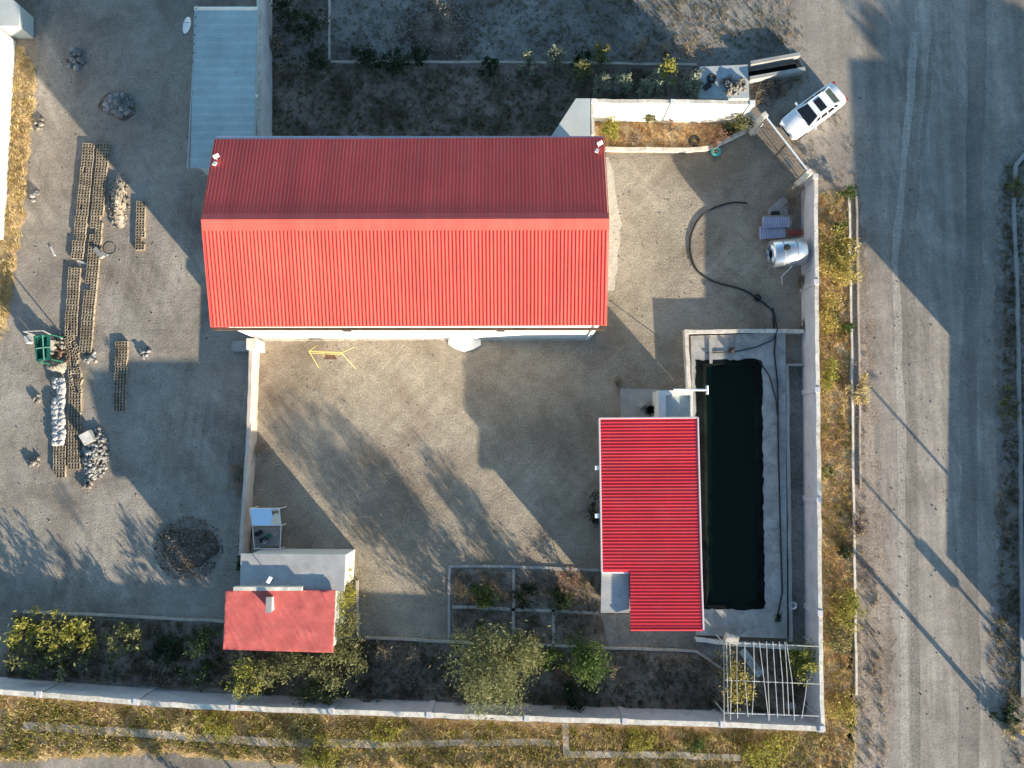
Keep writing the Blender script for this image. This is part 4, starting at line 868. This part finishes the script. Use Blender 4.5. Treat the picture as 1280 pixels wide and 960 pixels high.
# west bed
for i, (x, y, rr, hh, mt_, lab) in enumerate(((30, 790, 20, 2.3, 'ygreen', 'leafy plant at the west end of the west bed'), (65, 788, 26, 2.6, 'ygreen', 'widest leafy plant of the west bed'), (105, 795, 20, 2.4, 'ygreen', 'leafy green plant right of the widest one in west bed'),
        (40, 822, 22, 2.3, 'olive', 'leafy plant near the south wall at the far left'), (85, 828, 22, 2.2, 'olive', 'low leafy plant near the south wall in the west bed'), (145, 795, 18, 1.9, 'olive', 'sparse low plant in the middle of west bed'), (172, 800, 14, 1.7, 'olive', 'thin low plant in the middle of the west bed'),
        (210, 812, 18, .9, 'dark', 'dark low plant in the east half of the west bed'), (252, 800, 20, 2.6, 'dark', 'tall dark bush beside the hut west wall'), (255, 836, 18, 2.0, 'dark', 'dark bush near the south wall west of the hut'), (200, 842, 16, .7, 'dry', 'dry weedy clump near the wall in the west bed'))):
    plant(x, y, rr * 1.15, hh, mt_, lab, n=int(12 * rr), size=.26, seed=i)
# garden plots
plant(603, 744, 17, .9, 'green', 'dense green plant in the garden plot', n=700, size=.16)
plant(660, 744, 18, .8, 'dark', 'dark leafy plant in the middle garden plot', n=380, size=.18)
plant(706, 748, 16, .8, 'dark', 'dark leafy plant in the east garden plot', n=380, size=.18)
plant(715, 724, 14, .9, 'red', 'reddish dry plant at the top of the garden plots', n=260, size=.18, aspect=4)
plant(612, 723, 14, .5, 'dry', 'pale dry plant at the top of the garden plots', n=200, size=.2, aspect=6)
plant(573, 735, 6, .6, 'rust' if 0 else 'dry', 'narrow dry strip plant on the left edge of the garden plots', n=200, size=.16, ry=24, aspect=5)
plant(598, 785, 14, .7, 'dark', 'dark seedlings in the lower garden plot', n=200, size=.16)
# pergola plants
plant(920, 852, 17, 3.1, 'yellow', 'yellow green climber on the west side of the pergola', n=1000, size=.17, ry=34)
plant(1004, 828, 19, 2.9, 'ygreen', 'olive bush on the east side of the pergola', n=1000, size=.17, ry=22)
plant(902, 880, 12, .8, 'dry', 'grey weed by the wall west of the pergola', n=140, size=.25, aspect=6)
plant(950, 878, 13, .7, 'dry', 'grey weed on the soil under the pergola', n=160, size=.25, aspect=6)
# north bed
for i, (x, y, rr, hh, mt_, lab) in enumerate(((750, 106, 11, 2.9, 'silver', 'silvery bush behind the west end of the white wall'), (781, 103, 12, 3.1, 'silver', 'tallest silvery bush behind the white wall'), (806, 112, 9, 2.7, 'silver', 'small silvery bush behind the middle of the white wall'), (823, 104, 13, 3.0, 'silver', 'wide silvery bush behind the white wall'),
        (868, 108, 13, 2.9, 'silver', 'silvery bush beside the pale concrete platform'), (835, 88, 14, 2.8, 'ygreen', 'lime green bush behind the silvery row'), (729, 90, 13, 2.9, 'olive', 'olive bush in the north bed west of the silvery row'), (752, 68, 13, 1.8, 'olive', 'olive bush by the field kerb above the silvery row'),
        (662, 76, 11, 2.4, 'silver', 'pale bush on the field kerb, western one'), (695, 70, 12, 2.5, 'silver', 'pale bush on the field kerb, eastern one'), (725, 76, 13, 1.6, 'dark', 'dark bush on the field kerb'),
        (860, 62, 12, 1.3, 'dry', 'grey twiggy bush at the field edge'), (800, 62, 14, 1.2, 'dry', 'reddish twiggy bush at the field edge'), (832, 62, 9, 1.1, 'dry', 'thin twiggy bush at the field edge'))):
    plant(x, y, rr, hh, mt_, lab, n=int(24 * rr), size=.24, seed=i, aspect=2.4 if mt_ != 'dry' else 7)
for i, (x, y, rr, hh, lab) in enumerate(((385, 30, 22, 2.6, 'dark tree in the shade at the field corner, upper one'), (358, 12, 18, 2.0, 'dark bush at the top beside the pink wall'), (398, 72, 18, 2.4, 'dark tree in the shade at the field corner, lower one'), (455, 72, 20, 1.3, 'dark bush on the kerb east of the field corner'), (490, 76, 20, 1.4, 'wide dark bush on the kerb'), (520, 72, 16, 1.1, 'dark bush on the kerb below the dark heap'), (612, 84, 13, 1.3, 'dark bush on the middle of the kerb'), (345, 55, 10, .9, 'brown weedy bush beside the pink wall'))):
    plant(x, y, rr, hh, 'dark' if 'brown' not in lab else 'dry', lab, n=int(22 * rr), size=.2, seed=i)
# flower bed
plant(763, 162, 15, 1.1, 'ygreen', 'yellow green bush at the west end of the flower bed', n=450, size=.18)
plant(795, 170, 14, .6, 'dry', 'dry twiggy plant in the flower bed', n=260, size=.25, aspect=7)
plant(840, 160, 14, .7, 'dry', 'pale dry plant in the middle of the flower bed', n=260, size=.22, aspect=6); plant(812, 148, 8, 1.4, 'olive', 'grey green bush against the middle of the white wall', n=200, size=.16)
plant(895, 172, 16, .9, 'red', 'rust brown plant in the flower bed', n=300, size=.2, aspect=4)
plant(930, 148, 15, 2.6, 'olive', 'dull green bush at the gate end of the white wall', n=340, size=.18)
plant(910, 160, 8, 1.0, 'dark', 'small dark green bush in the flower bed', n=200, size=.18)
plant(987, 252, 9, .8, 'dry', 'round brown dry shrub by the gate corner', n=320, size=.12, aspect=3)
plant(948, 122, 12, .5, 'dry', 'dry weeds between channel and white car', n=160, size=.25, aspect=6); plant(975, 112, 14, .5, 'dry', 'dry weeds along the channel beside white car', n=160, size=.25, aspect=6)
# east verge
plant(1049, 322, 31, 2.8, 'yellow', 'round golden leaved tree on the east verge', 'tree', 'broadleaf_tree', 2600, .19, trunk=.07, low=.5, ry=34)
for i, (x, y, rr, ry_, hh, mt_, lab) in enumerate(((1059, 239, 10, 10, 1.2, 'green', 'small green bush at the north end of the east verge'), (1050, 286, 8, 8, 1.0, 'green', 'small green bush just above the golden tree'), (1061, 409, 8, 8, .9, 'green', 'small green bush on the kerb below the golden tree'), (1036, 392, 13, 30, 1.3, 'yellow', 'golden bush against the wall below the golden tree'),
        (1035, 470, 14, 26, 1.3, 'ygreen', 'yellow green bush against the wall beside the pool'), (1076, 490, 14, 22, .7, 'straw', 'low tan bush on the road side of the kerb'), (1058, 762, 20, 26, 1.5, 'ygreen', 'yellow green bush on the verge near the pool corner'), (1055, 690, 10, 9, .8, 'dark', 'small dark green bush on the verge'), (1046, 800, 14, 24, .9, 'olive', 'dull green bush on the verge beside the pergola'),
        (1053, 886, 20, 18, 1.4, 'yellow', 'golden bush at the south end of the verge'), (957, 942, 34, 24, 1.6, 'ygreen', 'wide lime green bush below the wall corner'), (1034, 590, 11, 10, .7, 'olive', 'small olive bush against the wall halfway down'), (1070, 660, 12, 14, .5, 'dry', 'twiggy dry bush on the roadside by the kerb'))):
    plant(x, y, rr, hh, mt_, lab, n=int(26 * (rr + ry_) / 2 * (1.3 if rr > 18 else 1)), size=.17, ry=ry_, seed=i)
for i, (x, y, rr, hh, mt_, lab) in enumerate(((270, 902, 24, 1.0, 'ygreen', 'lime green weeds below the south wall under the hut'), (375, 910, 24, 1.0, 'olive', 'green weeds below the south wall, right of the hut'), (400, 940, 26, 1.1, 'ygreen', 'lime green weeds in the dry grass at the bottom'), (235, 905, 16, .7, 'straw', 'tan weeds below the south wall'), (480, 915, 20, .7, 'ygreen', 'thin green weeds in the dry grass strip'), (800, 925, 16, .7, 'ygreen', 'small green weeds near the L shaped kerb'), (870, 932, 12, .7, 'green', 'dark green weed near the L shaped kerb'))):
    plant(x, y, rr, hh, mt_, lab, 'weeds', 'weed_clump', n=int(34 * rr), size=.2, seed=i, aspect=4)
plant(296, 600, 12, .9, 'dry', 'brown brush heap against the low pinkish wall', 'brushwood', 'brush_pile', 420, .25, ry=30, aspect=6)
plant(325, 562, 6, .8, 'dry', 'small dry bush on the courtyard side of the low wall', n=120, size=.3, aspect=7)
plant(772, 480, 8, .6, 'dry', 'dark twigs beside the square concrete pad', n=90, size=.3, aspect=8)
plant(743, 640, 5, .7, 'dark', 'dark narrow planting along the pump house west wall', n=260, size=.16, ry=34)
plant(1262, 500, 12, .8, 'olive', 'olive weeds on the far road verge', n=260, size=.18, ry=20); plant(1255, 640, 10, .6, 'dry', 'dry weeds on the far road verge', n=200, size=.2, ry=40, aspect=5)
plant(1262, 895, 16, .6, 'dark', 'dark bush at the foot of the thick road post', n=300, size=.2, ry=14); plant(1270, 912, 14, .5, 'rust' if 0 else 'straw', 'golden dry bush on the right edge of the road', n=260, size=.2, aspect=4)
plant(1272, 230, 10, .9, 'olive', 'olive bush at the bend of the far kerb', n=240, size=.2, ry=22)

plant(970, 772, 7, .9, 'dark', 'dark weeds at the southeast corner of pool deck', n=160, size=.14, ry=12)
plant(1006, 408, 8, 1.2, 'dry', 'pale twigs where the low pool wall meets the east wall', n=140, size=.3, aspect=9)
plant(1000, 350, 8, .7, 'dry', 'dead twigs behind the shiny tank', n=140, size=.3, aspect=9, ry=16)
plant(300, 690, 6, .8, 'dark', 'dark weeds along the low wall north of the hut', n=200, size=.16, ry=26)
tag(MB().prism([v.xy for v in PP([(320, 428), (331, 428), (331, 441), (320, 441)])], -.05, 1.9).build('wall_pier', M['cap']), 'square pale pier at the north end of the low pinkish wall', 'pier')
tag(MB().prism([v.xy for v in PP([(294, 428), (318, 428), (318, 440), (294, 440)])], -.05, .7).build('masonry_bench', M['conc']), 'low grey masonry block west of the square pale pier', 'block')
def inpoly(x, y, poly):
    ins = np.zeros(len(x), bool); n = len(poly)
    for i in range(n):
        (x0, y0), (x1, y1) = poly[i], poly[(i + 1) % n]
        c = ((y0 > y) != (y1 > y)) & (x < (x1 - x0) * (y - y0) / (y1 - y0 + 1e-12) + x0); ins ^= c
    return ins
def grass(name, pts, dens, h, mat, seed, spread=.22, blades=9, wid=.015, patchy=.5):
    dens *= 1.35
    poly = [tuple(p.xy) for p in PP(pts)]; a = np.array(poly); lo, hi = a.min(0), a.max(0); r_ = np.random.default_rng(seed)
    n = int(dens * (hi - lo).prod()); xy = r_.uniform(lo, hi, (n, 2)); xy = xy[inpoly(xy[:, 0], xy[:, 1], poly)]
    f = np.sin(xy[:, 0] * .9 + seed) * np.cos(xy[:, 1] * 1.1 + seed * 2) + .6 * np.sin(xy[:, 0] * 2.3 + xy[:, 1] * 1.7); xy = xy[r_.random(len(xy)) > patchy * (.5 - .5 * f / 1.6)]
    n = len(xy); hs = np.repeat(h * r_.uniform(.4, 1.3, n), blades); b = np.repeat(xy, blades, 0) + r_.normal(0, spread * .3, (n * blades, 2)); m = n * blades
    an = r_.uniform(0, 6.283, m); le = r_.uniform(.2, 1.1, m) * hs; d = np.stack([np.cos(an), np.sin(an)], 1); s = np.stack([-d[:, 1], d[:, 0]], 1) * (wid * r_.uniform(.5, 1.4, m))[:, None]
    z0 = np.zeros((m, 1)) + .01
    V = np.stack([np.hstack([b - s, z0]), np.hstack([b + s, z0]), np.hstack([b + d * (le * .45)[:, None] + s * .7, (hs * .62)[:, None]]), np.hstack([b + d * le[:, None], hs[:, None]])], 1).reshape(-1, 3)
    return tag(link(name, V, np.arange(m * 4).reshape(m, 4), L[mat]), kind='stuff')
south_strip = [(-20, 868), (260, 888), (640, 903), (1028, 915), (1028, 975), (420, 962), (220, 940), (90, 946), (-20, 955)]
grass('dry_grass', south_strip, 22, .3, 'straw', 1); grass('rusty_grass', south_strip, 8, .22, 'rust', 2, patchy=.9)
grass('green_verge_grass', south_strip, 18, .32, 'ygreen', 22, patchy=1.0)
ev = [(1020, 244), (1058, 240), (1062, 560), (1066, 720), (1068, 975), (1030, 975), (1026, 700)]
grass('verge_grass', ev, 16, .22, 'straw', 3); grass('rusty_verge_grass', ev, 14, .22, 'rust', 4, patchy=.6)
grass('green_east_grass', ev, 8, .24, 'ygreen', 23, patchy=1.0)
grass('roadside_grass', [(1066, 450), (1082, 430), (1085, 640), (1104, 800), (1108, 975), (1070, 975)], 10, .2, 'dry', 5, patchy=.9)
grass('west_grass', [(-10, 55), (22, 58), (42, 80), (46, 110), (36, 200), (26, 300), (6, 415), (-10, 440)], 22, .26, 'straw', 6)
grass('flower_bed_grass', [(742, 152), (925, 155), (930, 165), (880, 185), (757, 187)], 20, .2, 'rust', 7)
grass('field_weeds', [(413, -10), (940, -10), (985, 45), (990, 70), (870, 78), (413, 76)], 9, .16, 'weed', 8, patchy=.9); grass('dry_field_weeds', [(413, -10), (1000, -10), (1010, 90), (940, 70), (870, 78), (413, 76)], 7, .16, 'dry', 9, patchy=.9)
grass('north_bed_weeds', [(338, -10), (408, -10), (410, 84), (870, 88), (870, 122), (735, 124), (690, 170), (338, 172)], 16, .22, 'weed', 10, patchy=.8)
grass('south_bed_straw', [(302, 805), (455, 800), (900, 822), (1005, 812), (1008, 895), (640, 876), (302, 866)], 5, .3, 'dry', 31, patchy=1.0); grass('garden_straw', [(568, 714), (748, 718), (750, 800), (568, 800)], 4, .2, 'dry', 33, patchy=1.0); grass('north_bed_straw', [(338, -10), (408, -10), (410, 84), (870, 88), (870, 122), (735, 124), (690, 170), (338, 172)], 5, .2, 'dry', 34, patchy=1.0)
grass('south_bed_weeds', [(302, 805), (455, 800), (900, 822), (1005, 812), (1008, 895), (640, 876), (302, 866)], 14, .28, 'weed', 11, patchy=.8)
grass('west_bed_weeds', [(22, 772), (298, 782), (298, 860), (5, 844)], 18, .3, 'weed', 12, patchy=.7); grass('garden_weeds', [(568, 714), (748, 718), (750, 800), (568, 800)], 14, .2, 'weed', 13, patchy=.8)
grass('far_verge_weeds', [(1254, 210), (1278, 200), (1280, 900), (1262, 880), (1245, 810), (1254, 600)], 16, .22, 'weed', 14, patchy=.6); grass('dry_far_verge_weeds', [(1244, 230), (1268, 230), (1278, 960), (1262, 940), (1235, 820), (1246, 600)], 10, .2, 'dry', 15, patchy=.8)
grass('channel_weeds', [(936, 108), (1000, 96), (1004, 104), (960, 135), (938, 124)], 24, .25, 'dry', 16)
grass('corner_grass', [(985, 60), (1080, 180), (1076, 250), (1022, 215), (1010, 180), (1040, 130), (1005, 100)], 5, .14, 'dry', 17, patchy=.9)

# ------------------------------------------------------------------ beyond the frame: what throws the shade over the road and yards
kw = wall([(1288, 812), (1290, 500), (1288, 330)], 'long plain wall on the far side of the road', .25, 2.0, -1, 'wall')
fb = thing('far_house', 'flat roofed house beyond the far side of the road', 'building', (*P(1390, 480).xy, 0))
f0, f1 = P(1312, 556), P(1470, 330)
MB().prism([f0.xy, (f1.x, f0.y), f1.xy, (f0.x, f1.y)], -.1, 4.5).build('wall', M['pale'], fb)
MB().prism([(f0.x - .2, f0.y - .2), (f1.x, f0.y - .2), (f1.x, f1.y + .2), (f0.x - .2, f1.y + .2)], 4.501, 4.7).build('roof', M['slab'], fb)
for k in range(3): f_ = MB().box((f0.x - .01, f0.y + 1.6 + 2.5 * k, 2.2), (.08, 1.4, 1.2)).build('window', M['white'], fb); MB().box((f0.x - .03, f0.y + 1.6 + 2.5 * k, 2.2), (.07, 1.24, 1.04)).build('pane', M['glass'], f_)
fg = thing('far_gable_house', 'gable roofed house north of the flat roofed one', 'building', (*P(1560, 379).xy, 0))
k0, k1 = P(1470, 439), P(1720, 319); ky = (k0.y + k1.y) / 2
MB().add([(x, y, z) for x in (k0.x, k1.x) for y, z in ((k0.y, 0), (k1.y, 0), (k1.y, 4.8), (ky, 6.5), (k0.y, 4.8))], [[0, 1, 2, 3, 4], [9, 8, 7, 6, 5], [0, 5, 6, 1], [1, 6, 7, 2], [2, 7, 8, 3], [3, 8, 9, 4], [4, 9, 5, 0]]).build('wall', M['pale'], fg)
corr((k0.x - .2, k0.y - .3, 4.75), (k1.x, k0.y - .3, 4.75), (k1.x, ky, 6.6), (k0.x - .2, ky, 6.6), .4).build('roof', M['red_s2'], fg); corr((k1.x, k1.y + .3, 4.75), (k0.x - .2, k1.y + .3, 4.75), (k0.x - .2, ky, 6.6), (k1.x, ky, 6.6), .4).build('roof', M['red_s2'], fg)
f_ = MB().box((k0.x - .01, ky, 2.2), (.08, 1.4, 1.2)).build('window', M['white'], fg); MB().box((k0.x - .03, ky, 2.2), (.07, 1.24, 1.04)).build('pane', M['glass'], f_)
def offtree(x, y, h, r, label, mat='dark', n=1500):
    c = P(x, y); root = thing('broadleaf_tree', label, 'tree', (c.x, c.y, 0)); V, Fc, cc = leaves((c.x, c.y, h * .58), (r, r, h * .42), 9000, .6, x, clumps=150); link('crown', V, Fc, L[mat], root)
    MB().tube([(c.x, c.y, 0), (c.x + .1, c.y, h * .4), (c.x, c.y + .1, h * .8)], [.2, .15, .05], 7).build('trunk', M['bark'], root)
offtree(1560, 500, 9.5, 2.6, 'dense tree behind the far house, western one', n=3500); offtree(1640, 470, 9.8, 3.2, 'dense tree behind the far house, eastern one', n=3500)
def lamp_post(x, y, h, r, label, box=None):
    c = P(x, y); root = thing('lamp_post', label, 'lamp post', (c.x, c.y, 0), 'posts along the road')
    MB().tube([(c.x, c.y, 0), (c.x, c.y, h)], [r, r * .7], 10).build('post', M['steel'], root); MB().tube([(c.x, c.y, h), (c.x + .6, c.y, h + .15)], .05, 6).box((c.x + .8, c.y, h + .15), (.5, .2, .1)).build('lamp_head', M['steel'], root)
    if box: MB().box((c.x, c.y, box), (.55, .45, .9)).build('meter_box', M['steel'], root)
lamp_post(1266, 916, 7.5, .17, 'thick post at the right edge of the road')
lamp_post(1292, 840, 4.6, .11, 'thin post behind the end of the far wall', 2.3)
lamp_post(1294, 714, 4.1, .11, 'thin post behind the middle of the far wall')
for i, (x, y, h) in enumerate(((330, 1012, 5.8), (392, 1020, 6.6), (450, 1010, 5.4), (535, 1016, 7.0), (250, 1008, 3.4), (620, 1022, 5.2))):
    c = P(x, y); root = thing('poplar_tree', 'slender poplar south of the dirt track, number counted by its place in the row', 'tree', (c.x, c.y, 0), 'poplars south of the track'); root['label'] = 'slender poplar in the row south of the dirt track'
    V, Fc, cc = leaves((c.x, c.y, h * .58), (.55, .55, h * .42), 420, .26, i, clumps=26); link('crown', V, Fc, L['olive'], root); MB().tube([(c.x, c.y, 0), (c.x, c.y, h * .95)], [.1, .02], 6).build('trunk', M['bark'], root)
